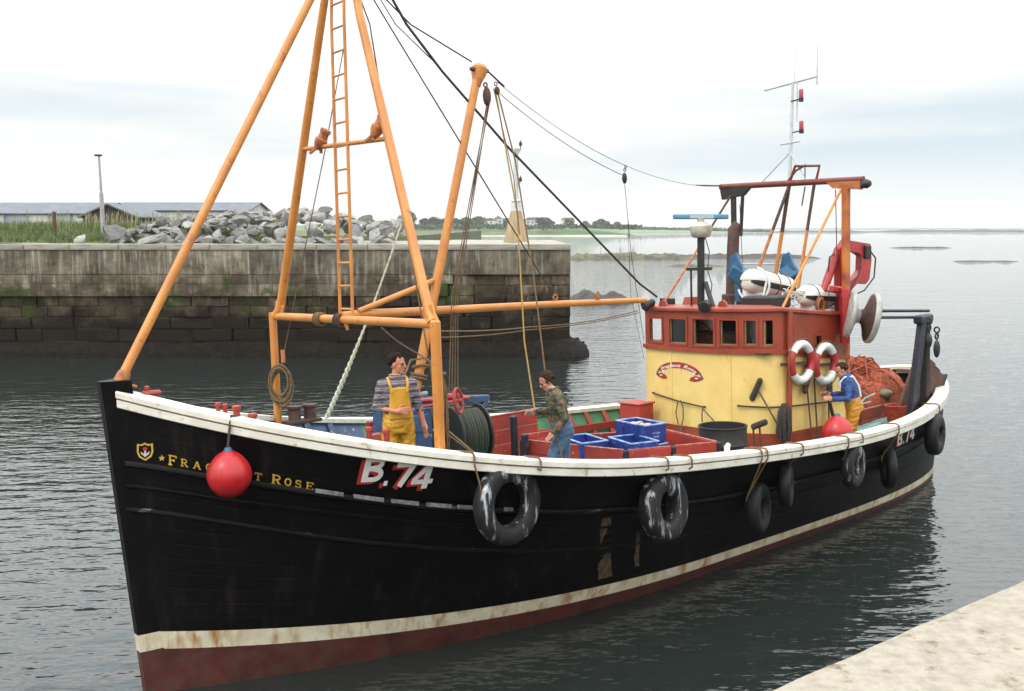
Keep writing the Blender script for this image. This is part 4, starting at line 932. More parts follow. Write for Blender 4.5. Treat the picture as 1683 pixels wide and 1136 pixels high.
wire([(3.55,.75,8.0),(3.39,.5,7.35),(3.33,1.0,6.06),(3.02,1.8,3.43)], .0075, 'rope')
wire([(2.95,-.1,8.5),(3.19,-.4,7.39),(2.99,-1.0,5.88),(3.22,-1.02,4.61),(3.30,-1.2,3.3),(3.32,-1.25,2.9)], .010, 'rope', 'hauling_rope')
g = MB(); a, b = Vector((4.5,1.0,5.12)), Vector((3.52,1.62,2.44))
for ph in (0, math.pi):
    pts = []
    for i in range(181):
        t = i/180; c = a.lerp(b, t) + Vector((0,0,-.10*4*t*(1-t))); r = .006+.014*min(1, max(0,(t-.42)*3)); pts.append(c + Vector((math.cos(ph+t*95)*r, math.sin(ph+t*95)*r, 0)))
    g.tube(pts, [.009+.011*min(1, max(0,(i/180-.42)*3)) for i in range(181)], 6)
bp(g, 'mooring_rope', M['ropewhite'])
wire(sag((3.43,0,3.76),(3.94,-.05,3.39),.03)+[Vector((3.98,-.25,3.30)),Vector((3.75,-.8,3.28))], .011, 'rope', 'hauling_rope')
wire([(3.2,-.9,2.6),(3.02,-1.02,3.0),(3.05,-1.0,3.22),(3.3,-.8,3.40),(3.55,-.75,3.40),(3.62,-.95,3.2)], .012, 'rope', 'hauling_rope')
wire(sag((2.98,-1.82,3.80),(5.94,0,3.60),.02)+sag((5.94,0,3.60),(8.93,.6,3.66),.05)[1:], .0085, 'rope', 'hauling_rope'); wire(sag((2.98,-1.82,3.73),(5.9,0,3.56),.02)+sag((5.9,0,3.56),(8.9,.55,3.63),.04)[1:], .0075, 'rope', 'hauling_rope')
for k in range(2): wire([(3.6,-.9,2.62-.07*k),(3.55,-1.75,2.30),(3.6,-2.0,2.22)], .011, 'rope', 'hauling_rope')

# ------------------------------------------------------------------ winch
g = MB()
for y in (.05,.95): g.bar((4.2,y,1.55),(4.2,y,2.35),.10,.10,bev=.01); g.bar((4.9,y,1.5),(4.9,y,2.15),.10,.10,bev=.01)
g.bar((3.35,.12,2.80),(5.15,.02,2.66),.09,.10,bev=.012); g.bar((5.13,.02,2.64),(4.80,-.02,2.36),.07,.07,bev=.01); g.bar((4.2,-.1,2.3),(4.2,.95,2.3),.08,.08,bev=.01)
winch = bp(g, 'winch', M['blue'])
for yc in (-.40,.62):
    c = (4.42,yc,2.30)
    g = MB(); g.lathe([(.0,-.22),(.37,-.22),(.385,-.20),(.385,-.185),(.16,-.18),(.16,.18),(.385,.185),(.385,.20),(.37,.22),(0,.22)],30,c,(.93,-.2,0)); drum = bp(g, 'cable_drum', M['black'], winch)
    g = MB()
    for i in range(12): g.torus((4.42-.148+.027*i,yc+.032-.0058*i,2.30),(.93,-.2,0),.310+.009*((i*7)%3),.0165,32,5)
    bp(g, 'wire_turns', M['ropegreen'], winch)
g = MB(); c = Vector((3.98,-.82,2.83)); ax = Vector((.55,-.80,.15)).normalized(); g.torus(c,ax,.155,.019,26,8)
xx = ax.cross(Vector((0,0,1))).normalized(); yy = xx.cross(ax)
for a in (90,210,330): g.tube([c, c+(xx*math.cos(R(a))+yy*math.sin(R(a)))*.155],.013,6)
g.lathe([(.035,-.05),(.035,.03),(.02,.05)],10,c,ax); g.tube([c, c-ax*.5],.02,8); bp(g, 'hand_wheel', M['red'], winch)
g = MB(); g.tube([(3.3,-.2,2.83),(4.75,-.05,2.72)],.03,8); g.lathe([(.05,0),(.05,.25),(.035,.28)],10,(3.5,-.3,2.78),(1,0,-.1)); g.lathe([(.05,0),(.05,.18),(.03,.30)],10,(4.3,-.1,2.78),(1,0,-.05)); bp(g, 'brake_shaft', M['redbright'], winch)
for z0, x0 in ((3.02,3.55),(2.92,3.6)):
    g = MB(); g.tube([(x0,.2,z0-.10),(x0+.62,.18,z0-.10-.02*(z0>3))],.032,8); bp(g, 'control_lever', M['darkblue' if z0 > 3 else 'grey'], winch)
g = MB(); g.box((3.62,-.10,2.25),(.52,.62,1.0),bev=.03); casing = bp(g, 'winch_casing', M['blue'])
g = MB(); g.box((3.62,-.42,2.55),(.36,.04,.22),bev=.01); bp(g, 'casing_panel', M['blue'], casing)
g = MB(); g.lathe([(.0,-.05),(.24,-.05),(.26,0),(.24,.05),(.12,.06),(.12,.16),(0,.16)],24,(3.26,-.12,2.2),(-.8,-.6,0)); bp(g, 'warping_head', M['redbrown'], casing)
g = MB(); g.bar((3.72,.80,1.6),(3.72,.80,2.45),.09,.09,bev=.01); bp(g, 'casing_post', M['red'], casing)

# ------------------------------------------------------------------ red fish pound and deck boards
g = MB()
PC = [(6.24,.56),(6.60,-1.20),(7.90,-1.80),(8.24,-.50),(6.92,.22)]
zt = 1.86
for (x,y) in (PC[0],PC[1],((PC[1][0]+PC[2][0])/2,(PC[1][1]+PC[2][1])/2),PC[2],PC[3],PC[4]): g.box((x,y,zt-.33),(.075,.075,.66),bev=.01)
pound = bp(g, 'fish_pound', M['darkblue'])
def boards(a, b, z1, z0, n, m=M['pound'], th=.035, parent=None, name='pound_board'):
    a, b = Vector((a[0],a[1],0)), Vector((b[0],b[1],0)); h = (z1-z0)/n
    for i in range(n):
        z = z0+h*(i+.5); d = (b-a).normalized(); j = random.uniform(-.006,.006); off = Vector((-d.y,d.x,0))*j
        g = MB(); g.bar(a+d*.03+off+Vector((0,0,z)), b-d*.03+off+Vector((0,0,z)), th, h-.008, bev=.008); bp(g, name, m, parent or pound)
mid = ((PC[1][0]+PC[2][0])/2,(PC[1][1]+PC[2][1])/2)
for a, b in ((PC[0],PC[1]),(PC[1],mid),(mid,PC[2]),(PC[2],PC[3]),(PC[3],PC[4]),(PC[4],PC[0])): boards(a, b, zt, 1.25, 3)
for a, b in ((PC[0],PC[1]),(PC[1],mid),(mid,PC[2]),(PC[2],PC[3]),(PC[3],PC[4])):
    g = MB(); A, B = Vector((*a,zt+.006)), Vector((*b,zt+.006)); d = (B-A).normalized(); g.bar(A+d*.035,B-d*.035,.037,.012); bp(g, 'worn_edge', M['redworn'] if 'redworn' in M else M.setdefault('redworn', mat('worn_red_edge',(.50,.24,.19),(.36,.06,.05),scale=14,rough=.6)), pound)
# taller boards amidships
bulk = MB()
bulk.box((6.28,.80,1.72),(.09,.09,.95),bev=.012)
bulk = bp(bulk, 'deck_bulkhead', M['darkblue'])
for (x,y,h) in ((6.16,.42,1.55),(5.62,1.06,1.75)):
    g = MB(); g.box((x,y,h),(.09,.09,.85),bev=.012); bp(g, 'bulkhead_post', M['darkblue'], bulk)
boards((5.66,1.05),(7.05,1.08), 2.19, 1.28, 4, parent=bulk, name='bulkhead_board'); boards((6.18,.50),(6.75,.42), 1.96, 1.28, 3, parent=bulk, name='bulkhead_board')
g = MB(); g.bar((5.66,1.05,2.195),(7.05,1.08,2.195),.04,.012); bp(g, 'worn_edge', mat('worn_red_edge',(.50,.24,.19),(.36,.06,.05),scale=14,rough=.6), bulk)
g = MB(); g.box((9.50,1.18,1.62),(.40,.46,.72),bev=.02); lk = bp(g, 'deck_locker', M['pound']); g = MB(); g.box((9.50,1.18,1.99),(.44,.50,.03),bev=.008); bp(g, 'locker_lid', M['pound'], lk)

# ------------------------------------------------------------------ wheelhouse
YW, XA = 1.34, 12.15
YS = 1.54   # the starboard half is a little wider
def xf(y): return 10.27 - .50*math.sqrt(max(0., 1 - min(1.0,abs(y)/(YS if y > 0 else YW))**2.5))
def zl(x): return 2.955 - .13*max(0,x-10.15)
def zr(x): return 3.655 - .10*max(0,x-10.15)
NF = 22
front = [(xf(c_*(YS if c_ > 0 else YW)), c_*(YS if c_ > 0 else YW)) for c_ in [math.cos(math.pi*i/NF) for i in range(NF+1)]]
outline = front + [(XA,-YW),(XA,YS)]
def onorm(i):
    n = len(outline); a, b, c = Vector(outline[i-1]), Vector(outline[i]), Vector(outline[(i+1)%n]); e0, e1 = (b-a).normalized(), (c-b).normalized()
    n0, n1 = Vector((-e0.y,e0.x)), Vector((-e1.y,e1.x)); m = (n0+n1).normalized(); m = -m / max(.5, m.dot(n0))
    return m if m.dot(b-Vector((11.2,0))) > 0 else -m
def ring_wall(g, pts, zlo, zhi, th, closed=True, off=0.):
    n = len(pts); vs = []
    c = Vector((11.0,0))
    for pi_, (x,y) in enumerate(pts):
        o = onorm(pi_)
        for k in (off, off-th):
            for z in (zlo(x), zhi(x)): vs.append((x+o.x*k, y+o.y*k, z))
    fs = []
    for i in range(n if closed else n-1):
        a, b = i*4, ((i+1)%n)*4
        fs += [(a,b,b+1,a+1),(a+2,a+3,b+3,b+2),(a+1,b+1,b+3,a+3),(a,a+2,b+2,b)]
    g.add(vs, fs)
g = MB(); ring_wall(g, outline, lambda x: .95, lambda x: zl(x)-.02, .06); wh = bp(g, 'wheelhouse', M['yellow'])
g = MB(); ring_wall(g, outline, lambda x: .95, lambda x: 1.62-.02*(x-10), .05, off=.03); bp(g, 'red_skirt', M['redbrown'], wh)
g = MB(); ring_wall(g, outline, lambda x: zl(x)-.035, lambda x: zl(x)+.035, .12, off=.05); bp(g, 'ledge', M['redbrown'], wh)
# seam lines of the yellow plating
for y in (-.62,.62):
    g = MB(); g.box((xf(y)-.004,y,2.28),(.012,.03,1.30)); bp(g, 'plate_seam', M['yellow'], wh)
WIN = [(1.20,.84,3.06,3.46),(.64,.26,3.05,3.47),(.11,-.32,3.04,3.48),(-.44,-.74,3.06,3.47),(-.86,-1.05,3.07,3.47),(-1.14,-1.27,3.06,3.47)]
def fpt(y, z, off=0.): return (xf(y)-off, y, z)
def fwall(g, ya, yb, z0, z1, o0=0., o1=-.055, n=6):
    vs = []
    for i in range(n+1):
        y = ya+(yb-ya)*i/n
        for off in (o0,o1):
            for z in (z0, z1 if not callable(z1) else z1(xf(y))): vs.append(fpt(y,z,off))
    fs = []
    for i in range(n):
        a, b = i*4, i*4+4; fs += [(a,b,b+1,a+1),(a+2,a+3,b+3,b+2),(a+1,b+1,b+3,a+3),(a,a+2,b+2,b)]
    fs += [(0,1,3,2),(n*4,n*4+2,n*4+3,n*4+1)]; g.add(vs, fs)
g = MB(); prev = YS
for ya, yb, z0, z1 in WIN:
    fwall(g, min(prev,YS-.002), ya, 2.96, 3.64, n=10); fwall(g, ya, yb, 2.96, z0); fwall(g, ya, yb, z1, 3.64); prev = yb
fwall(g, prev, -YW+.002, 2.96, 3.64, n=10)
bp(g, 'bridge_front', M['redbrown'], wh)
for k, (ya, yb, z0, z1) in enumerate(WIN):
    g = MB(); w = .028
    for a, b, p, q in ((ya+.03,ya-.002,z0-.03,z1+.03),(yb+.002,yb-.03,z0-.03,z1+.03),(ya,yb,z1-.002,z1+.03),(ya,yb,z0-.03,z0+.002)): fwall(g, a, b, p, q, .018, -.02, 2)
    bp(g, 'window_frame', M['redbrown'], wh)
    g = MB(); m = M['wood']
    for a, b, p, q in ((ya-.001,ya-.02,z0,z1),(yb+.02,yb+.001,z0,z1),(ya-.02,yb+.02,z0,z0+.02)): fwall(g, a, b, p, q, -.02, -.055, 2)
    bp(g, 'window_sash', M['oldwood'] if 'oldwood' in M else M.setdefault('oldwood', mat('old_sash',(.30,.19,.09),(.2,.12,.06),rough=.6)), wh)
    if k in (1,3,4,5):
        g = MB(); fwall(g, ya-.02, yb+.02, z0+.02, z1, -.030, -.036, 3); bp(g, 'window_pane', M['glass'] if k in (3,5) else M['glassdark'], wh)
# sides, back
def side_wall(sy, holes, m, name='bridge_side'):
    g = MB(); x0 = 10.27; xs = sorted(holes); cur = x0
    def pc(a, b, z0, z1):
        if b - a < 1e-4: return
        vs = []
        for x in (a,b):
            for y in (sy*(YS if sy > 0 else YW), sy*((YS if sy > 0 else YW)-.05)):
                for z in (z0(x) if callable(z0) else z0, z1(x) if callable(z1) else z1): vs.append((x,y,z))
        g.add(vs, [(0,1,3,2),(4,6,7,5),(0,4,5,1),(2,3,7,6),(1,5,7,3),(0,2,6,4)])
    for a, b, z0, z1 in xs:
        pc(cur, a, zl, lambda x: zr(x)-.02); pc(a, b, zl, z0); pc(a, b, z1, lambda x: zr(x)-.02); cur = b
    pc(cur, XA, zl, lambda x: zr(x)-.02); bp(g, name, m, wh)
SH = [(10.36,10.53,3.17,3.35),(11.18,11.38,2.97,3.15)]
side_wall(-1, SH, M['redbrown']); side_wall(1, [(10.28,10.85,3.02,3.50)], M['redbrown'])
for a, b, z0, z1 in SH:
    g = MB(); g.box(((a+b)/2,-YW+.03,(z0+z1)/2),(b-a,.006,z1-z0)); bp(g, 'window_pane', M['glass'], wh)
    g = MB()
    for p, q in (((a,z0),(b,z0)),((a,z1),(b,z1)),((a,z0),(a,z1)),((b,z0),(b,z1))): g.bar((p[0],-YW-.008,p[1]),(q[0],-YW-.008,q[1]),.02,.03)
    bp(g, 'window_frame', M['redbrown'], wh)
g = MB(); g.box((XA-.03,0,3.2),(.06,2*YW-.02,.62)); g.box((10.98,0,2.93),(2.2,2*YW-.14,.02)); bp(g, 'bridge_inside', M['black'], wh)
g = MB(); g.box((10.35,-.15,3.1),(.35,1.3,.26),bev=.02); g.tube([(10.2,.45,3.0),(10.2,.45,3.25)],.02,6); g.torus((10.16,.2,3.22),(1,0,.2),.16,.016,18,6); bp(g, 'helm_console', M['wood'], wh)
# roof with rolled front edge
g = MB(); n = len(outline); vs = []
def outp(x, y, k, i):
    o = onorm(i)
    return (x+o.x*k, y+o.y*k)
for k, dz in ((.035,-.055),(.06,-.04),(.06,.0),(.04,.022),(-.25,.05)):
    for i_, (x,y) in enumerate(outline): p = outp(x,y,k,i_); vs.append((p[0],p[1],zr(x)+dz))
fs = [(r*n+i, r*n+(i+1)%n, (r+1)*n+(i+1)%n, (r+1)*n+i) for r in range(4) for i in range(n)] + [tuple(range(n))[::-1], tuple(4*n+i for i in range(n))]
g.add(vs, fs); bp(g, 'roof', M['redbrown'], wh, 40)
# brow seams: horizontal batten on the fascia
g = MB(); fwall(g, YS-.01, -YW+.01, 3.505, 3.525, .012, -.01, 20); bp(g, 'fascia_batten', M['redbrown'], wh)
# name ribbon on the yellow front
def fmap(g, polys, off, th=.004):
    for poly in polys:
        a = [fpt(y,z,off) for y,z in poly]; b = [fpt(y,z,off+th) for y,z in poly]; n = len(poly)
        g.add(a+b, [tuple(range(n)), tuple(range(n,2*n))]+[(i,(i+1)%n,n+(i+1)%n,n+i) for i in range(n)])
YC, ZC, RY, RZ = .465, 2.46, .52, .235
def rib(a, rr): return (YC + (RY*rr)*math.cos(R(a)), ZC + (RZ + RY*(rr-1)*1.0)*math.sin(R(a)))
def arcband(a0, a1, r0, r1, n): return [[rib(a0+(a1-a0)*i/n,r0), rib(a0+(a1-a0)*(i+1)/n,r0), rib(a0+(a1-a0)*(i+1)/n,r1), rib(a0+(a1-a0)*i/n,r1)] for i in range(n)]
g = MB(); fmap(g, arcband(157,23,.86,1.06,18), .003); bp(g, 'name_ribbon', M['letterred'], wh, 0)
for sg in (1,-1):
    g = MB(); c = YC+sg*.40; z0 = 2.455
    fmap(g, [[(c+sg*.16,z0+.015),(c+sg*.10,z0-.02),(c-.02*sg,z0-.05),(c-.14*sg,z0-.035),(c-.11*sg,z0+.02),(c,z0+.055),(c+sg*.08,z0+.04)]], .003); bp(g, 'ribbon_end', M['letterred'], wh, 0)
    g = MB(); fmap(g, [[(c+sg*.165,z0+.02),(c+sg*.10,z0+.115),(c+sg*.075,z0+.10),(c+sg*.135,z0+.0)]], .006); bp(g, 'ribbon_fold', M['lampblue'], wh, 0)
    g = MB(); fmap(g, [[(c+sg*.02,z0),(c+sg*.06,z0+.012),(c+sg*.02,z0+.026),(c-sg*.03,z0+.012)],[(c-sg*.05,z0+.055),(c-sg*.005,z0+.10),(c-sg*.03,z0+.115),(c-sg*.085,z0+.075)]], .008); bp(g, 'ribbon_flower', M['letterwhite'], wh, 0)
def glyphs(txt):
    cu = bpy.data.curves.new('tmp','FONT'); cu.body = txt; cu.size = 1; cu.shear = .18; cu.offset = .022; cu.resolution_u = 2
    o = bpy.data.objects.new('tmp', cu); col.objects.link(o); bpy.context.view_layer.update()
    me = bpy.data.meshes.new_from_object(o.evaluated_get(bpy.context.evaluated_depsgraph_get()))
    V = [tuple(v.co) for v in me.vertices]; F = [tuple(p.vertices) for p in me.polygons]; bpy.data.objects.remove(o); bpy.data.curves.remove(cu); bpy.data.meshes.remove(me); return V, F
for word, a0_, a1_ in (('Fragrant', 33, 99), ('Rose', 106, 148)):
    V, F = glyphs(word); W_ = max(v[0] for v in V); g = MB(); vs = []
    for x, y, _ in V:
        a = a0_ + (a1_-a0_)*x/W_; rr = .895 + (y/1.0)*.155; yy_, zz_ = rib(a, rr); vs.append(fpt(yy_, zz_, .010))
    g.add(vs, F); bp(g, 'ribbon_lettering', M['letterwhite'], wh, 0)
# hand rails
for pts in ([(xf(1.1)-.05,1.1,2.13),(xf(.4)-.05,.4,2.05),(xf(-.1)-.05,-.12,2.0)],[(xf(-.75)-.05,-.78,2.07),(xf(-1.2)-.06,-1.2,2.06),(10.3,-YW-.05,2.05)],[(10.3,-YW-.05,2.05),(12.0,-YW-.05,1.96)]):
    g = MB(); g.tube(pts,.014,6)
    for p in (pts[0],pts[-1]): g.box((p[0]+.02,p[1],p[2]),(.05,.03,.03))
    bp(g, 'hand_rail', M['rust'], wh)
# roof fittings
g = MB(); g.lathe([(.17,0),(.16,.03),(.125,.15),(.12,.17),(0,.175)],4,(10.25,.52,3.66),(0,0,1)); bp(g, 'roof_vent', M['redbrown'], wh)
g = MB(); g.box((10.2,1.02,3.74),(.06,.42,.14),R(-15),bev=.015); bp(g, 'lamp_board', M['black'], wh)
for c, ax in (((9.78,1.10,3.72),(-.75,.3,-.35)),((9.72,-.20,3.72),(-.75,-.3,-.3))):
    g = MB(); ax = Vector(ax).normalized(); g.lathe([(.03,-.13),(.06,-.10),(.07,0),(.10,.07),(.10,.10),(0,.11)],14,c,ax); g.bar(c,Vector(c)+Vector((.14,0,-.03)),.05,.05); bp(g, 'deck_light', M['black'], wh)
for y in (.86,-.42):
    g = MB(); g.prism([(-.10,0),(.10,0),(.07,.09),(0,.13),(-.06,.09)],.05,((9.88,y,3.67),(0,1,0),(0,0,1),(1,0,0))); bp(g, 'roof_bracket', M['redbrown'], wh)
g = MB(); g.box((10.55,-.82,3.74),(.55,.62,.20),bev=.03); bp(g, 'roof_box', M['black'], wh)
# radar mast
g = MB(); g.tube([(9.98,.10,3.6),(9.95,.05,4.98)],.062,12); rm = bp(g, 'radar_mast', M['black'])
g = MB(); g.tube([(9.93,.26,3.62),(9.93,.26,4.34)],.018,8); g.bar((9.90,.32,4.32),(10.0,-.12,4.32),.06,.05); bp(g, 'mast_bracket', M['black'], rm)
g = MB(); g.bar((9.98,.0,4.1),(9.90,-.22,3.68),.07,.06,bev=.01); bp(g, 'mast_stay', M['black'], rm)
g = MB(); g.lathe([(.12,0),(.15,.02),(.185,.10),(.19,.19),(.17,.21),(.10,.25),(.06,.27),(.06,.33),(0,.33)],18,(9.95,.05,4.85)); bp(g, 'scanner_base', mat('scanner_grey',(.56,.50,.42),(.38,.33,.27),scale=7,rough=.5), rm)
g = MB(); sd = Vector((.754,-.657,0)); g.bar(Vector((9.95,.05,5.215))-sd*.47, Vector((9.95,.05,5.185))+sd*.47,.07,.085,bev=.02); bp(g, 'scanner_bar', M['radblue'], rm)
g = MB(); sn = Vector((-.657,-.754,0)); g.bar(Vector((9.95,.05,5.21))-sd*.19+sn*.036, Vector((9.95,.05,5.195))+sd*.21+sn*.036,.006,.062); bp(g, 'scanner_plate', M['paleplate'], rm)
g = MB(); g.tube([(10.02,.02,4.86),(10.08,-.02,4.6),(10.02,-.02,4.3),(10.1,-.05,4.05),(10.06,-.02,3.7)],.008,6); bp(g, 'cable', M['ropedark'], rm)
# exhaust and goalpost frame
g = MB(); g.lathe([(.19,0),(.19,.30),(.17,.32)],16,(11.7,.72,3.50)); g.tube([(11.7,.72,3.75),(11.78,.74,4.7),(11.83,.75,5.02),(11.90,.70,5.10)],[.115,.11,.11,.10],14); bp(g, 'exhaust_pipe', M['rust'])
XG = 12.2
g = MB(); g.tube([(XG,1.32,5.86),(XG,-1.66,5.75)],.055,12); gp = bp(g, 'goalpost_frame', M['rustred'] if 'rustred' in M else M.setdefault('rustred', mat('frame_red',(.20,.03,.018),(.12,.022,.016),scale=6,rough=.5,wear=(.08,.03,.02),wthr=.62,wscale=9)))
g = MB(); g.tube([(XG,1.02,3.4),(XG,1.02,5.84)],.055,12); g.tube([(XG+.02,.88,4.9),(XG,.80,5.78)],.035,10); bp(g, 'post', M['black'], gp)
g = MB(); g.bar((XG,-1.30,1.2),(XG,-1.33,5.72),.13,.13,bev=.03,up=(1,0,0)); bp(g, 'post', M['rustorange2'] if 'rustorange2' in M else M.setdefault('rustorange2', mat('post_orange_red',(.56,.19,.035),(.42,.10,.025),scale=2.5,rough=.45,wear=(.20,.03,.02),wthr=.60,wscale=3,wsoft=.1)), gp)
g = MB(); g.prism([(1.30,-.02),(.62,-.02),(.78,-.17),(1.26,-.22)],.10,((XG-.05,0,5.83),(0,1,0),(0,0,1),(1,0,0))); bp(g, 'corner_gusset', M['black'], gp)
g = MB(); g.prism([(-1.62,-.02),(-.95,0),(-1.1,-.14),(-1.62,-.20)],.10,((XG-.05,0,5.78),(0,1,0),(0,0,1),(1,0,0))); bp(g, 'corner_gusset', M['rustorange'], gp)
g = MB(); g.lathe([(0,0),(.07,.02),(.08,.10),(.05,.16),(0,.17)],14,(XG,-1.62,5.67),(0,-1,0)); bp(g, 'end_lamp', M['black'], gp)
for a, b, r, m in (((10.28,-1.28,3.60),(XG,-1.26,5.65),.033,'orange'),((9.98,.98,3.65),(XG,1.06,5.70),.030,'rustorange'),((11.45,.08,4.0),(XG,-.20,5.76),.042,'rustorange'),((12.05,.05,3.9),(XG,-.20,5.76),.050,'orange'),((12.0,-.50,3.9),(XG,-.72,5.78),.040,'orange')):
    a, b = Vector(a), Vector(b); q = a.lerp(b, .55); r *= .72
    g = MB(); g.tube([a,q],r,10); br = bp(g, 'brace', M[m], gp)
    g = MB(); g.tube([q,b],r*1.01,10); bp(g, 'sooted_brace' if b.z > 5 and a.y > -1 else 'brace', M['rust'] if a.y > -1 else M[m], gp)
g = MB(); g.tube([(XG,-.20,5.78),(XG,-.33,6.10),(XG,-.82,6.06),(XG,-.74,5.76)],.026,8); g.tube([(XG,-.15,5.82),(XG,-.35,6.02),(XG,-.55,6.10)],.02,8); bp(g, 'lamp_hoop', M['rustred'], gp)
g = MB(); g.tube([(XG,-.53,6.08),(XG,-.53,5.84)],.010,6); g.tube([(XG,-.53,5.72),(XG,-.46,5.38)],.012,6); bp(g, 'hoop_chain', M['ropedark'], gp)
# top mast
g = MB(); g.tube([(XG+.02,-.20,5.80),(XG+.12,-.22,7.62)],[.035,.026],10); g.tube([(XG+.10,-.31,6.9),(XG+.12,-.31,7.6)],.014,8); tm = bp(g, 'signal_mast', M['greyl'])
for p in ((XG,.42,5.84),(XG,-.58,5.80)):
    g = MB(); g.tube([(XG+.04,-.2,6.36),p],.015,6); bp(g, 'mast_stay', M['greyl'], tm)
g = MB(); g.tube([(XG+.12,.38,7.56),(XG+.13,-.72,7.64)],.020,8); bp(g, 'yard', M['greyl'], tm)
g = MB(); g.tube([(XG+.04,0,6.52),(XG+.05,-.4,6.54)],.018,8); bp(g, 'lower_yard', M['greyl'], tm)
for z in (6.78,7.34):
    g = MB(); g.lathe([(.04,-.04),(.04,.10),(.03,.12),(0,.13)],10,(XG+.1,-.40,z)); lm = bp(g, 'signal_lamp', M['lampglass'], tm)
    g = MB(); g.bar((XG+.08,-.2,z-.07),(XG+.1,-.42,z-.05),.02,.02); g.lathe([(.042,-.10),(.042,-.03)],10,(XG+.1,-.40,z)); bp(g, 'lamp_bracket', M['black'], tm)
g = MB(); g.tube([(XG+.13,-.70,7.5),(XG+.13,-.72,8.2)],[.018,.006],6); g.tube([(XG+.12,-.25,7.6),(XG+.12,-.30,8.5)],[.007,.004],6); bp(g, 'whip_aerial', M['greyl'], tm)
wire([(12.0,-1.25,5.6),(12.1,-1.22,3.5)], .008); wire([(XG,.88,5.5),(11.9,.6,3.9)], .006)
# blue lamp housings and grey rail behind
for c, s in (((11.3,.28,4.20),1),((12.25,-.18,4.18),-1)):
    c = Vector(c); g = MB(); g.box(c,(.26,.30,.26),Matrix.Rotation(R(35*s),3,'X')@Matrix.Rotation(R(25),3,'Z'),bev=.02); g.prism([(-.16,0),(.16,0),(.10,.24),(-.02,.30)],.05,(c+Vector((-.1,0,.08)),(0,1,0),(0,0,1),(1,0,0))); g.bar(c,c-Vector((0,0,.5)),.10,.10); bp(g, 'blue_lamp_housing', M['lampblue'])
g = MB(); g.tube([(11.35,.35,4.38),(12.45,.0,4.34)],.014,6); g.tube([(11.35,.35,4.38),(11.3,.35,3.6)],.014,6); g.tube([(12.45,0,4.34),(12.45,0,3.5)],.014,6); g.tube([(11.4,.33,4.10),(12.4,0,4.06)],.010,6); bp(g, 'roof_rail', M['greyl'])

# ------------------------------------------------------------------ crane, net hauler
CY = -1.40
g = MB(); g.bar((12.08,CY,3.3),(12.06,CY,4.62),.17,.15,bev=.03,up=(1,0,0)); cr_ = bp(g, 'deck_crane', M['redbright'])
g = MB(); g.prism([(11.98,4.56),(12.2,4.74),(12.62,4.70),(13.02,4.66),(13.06,4.36),(12.98,4.02),(12.86,3.94),(12.60,3.98),(12.38,3.86),(12.25,3.66),(12.12,3.62),(12.16,3.84),(12.35,4.02),(12.56,4.10),(12.70,4.20),(12.72,4.46),(12.55,4.52),(12.2,4.55),(12.05,4.44)],.12,((0,CY+.06,0),(1,0,0),(0,0,1),(0,-1,0))); bp(g, 'crane_arm', M['redbright'], cr_)
g = MB(); g.tube([(11.62,CY+.05,3.86),(12.02,CY+.02,4.56)],.058,12); g.tube([(11.72,CY+.05,4.0),(12.0,CY+.02,4.5)],.072,12); bp(g, 'ram', M['redbright'], cr_)
for bc_, bs_ in (((12.88,CY-.08,4.52),(.20,.06,.24)),((12.12,CY-.10,4.60),(.12,.08,.22))):
    g = MB(); g.box(bc_,bs_,bev=.02); bp(g, 'valve_block', M['black'], cr_)
cr_.location = (.20, .24, 0)
for pts in ([(12.95,CY-.08,4.55),(13.2,CY-.06,4.40),(13.18,CY-.04,4.05),(12.9,CY,3.82),(12.4,CY-.05,3.75)],[(12.6,CY-.1,4.45),(12.5,CY-.12,4.12),(12.2,CY-.14,3.9),(12.1,CY-.14,3.6)],[(11.9,CY,4.5),(11.75,CY,4.45),(11.7,CY,4.2)]):
    g = MB(); g.tube(pts,.014,6); bp(g, 'hydraulic_hose', M['black'], cr_)
hx = Vector((.67,-.74,-.2)).normalized(); hc = Vector((11.98,-1.70,3.43))
g = MB(); g.lathe([(.0,-.235),(.26,-.235),(.39,-.21),(.42,-.17),(.40,-.14),(.28,-.11),(.14,-.055),(.11,0)],32,hc,hx); nh = bp(g, 'net_hauler', M['grey'])
g = MB(); g.lathe([(.11,0),(.14,.055),(.28,.115),(.415,.165)],32,hc,hx); bp(g, 'hauler_flange', M['rust'], nh)
g = MB(); g.lathe([(.42,.158),(.435,.18),(.43,.23),(.40,.26),(.28,.275),(0,.275)],32,hc,hx); bp(g, 'hauler_rim', M['grey'], nh)
g = MB(); g.prism([(-.10,.42),(.12,.46),(.16,-.10),(.10,-.50),(-.06,-.50),(-.14,-.05)],.12,(hc-hx*.30+Vector((.03,.03,-.02)),(.74,.67,0),(0,0,1),(.67,-.74,0))); g.bar(hc-hx*.4+Vector((0,.1,.4)),(12.08,CY,3.85),.12,.12,bev=.02); bp(g, 'hauler_bracket', M['redbright'], nh)

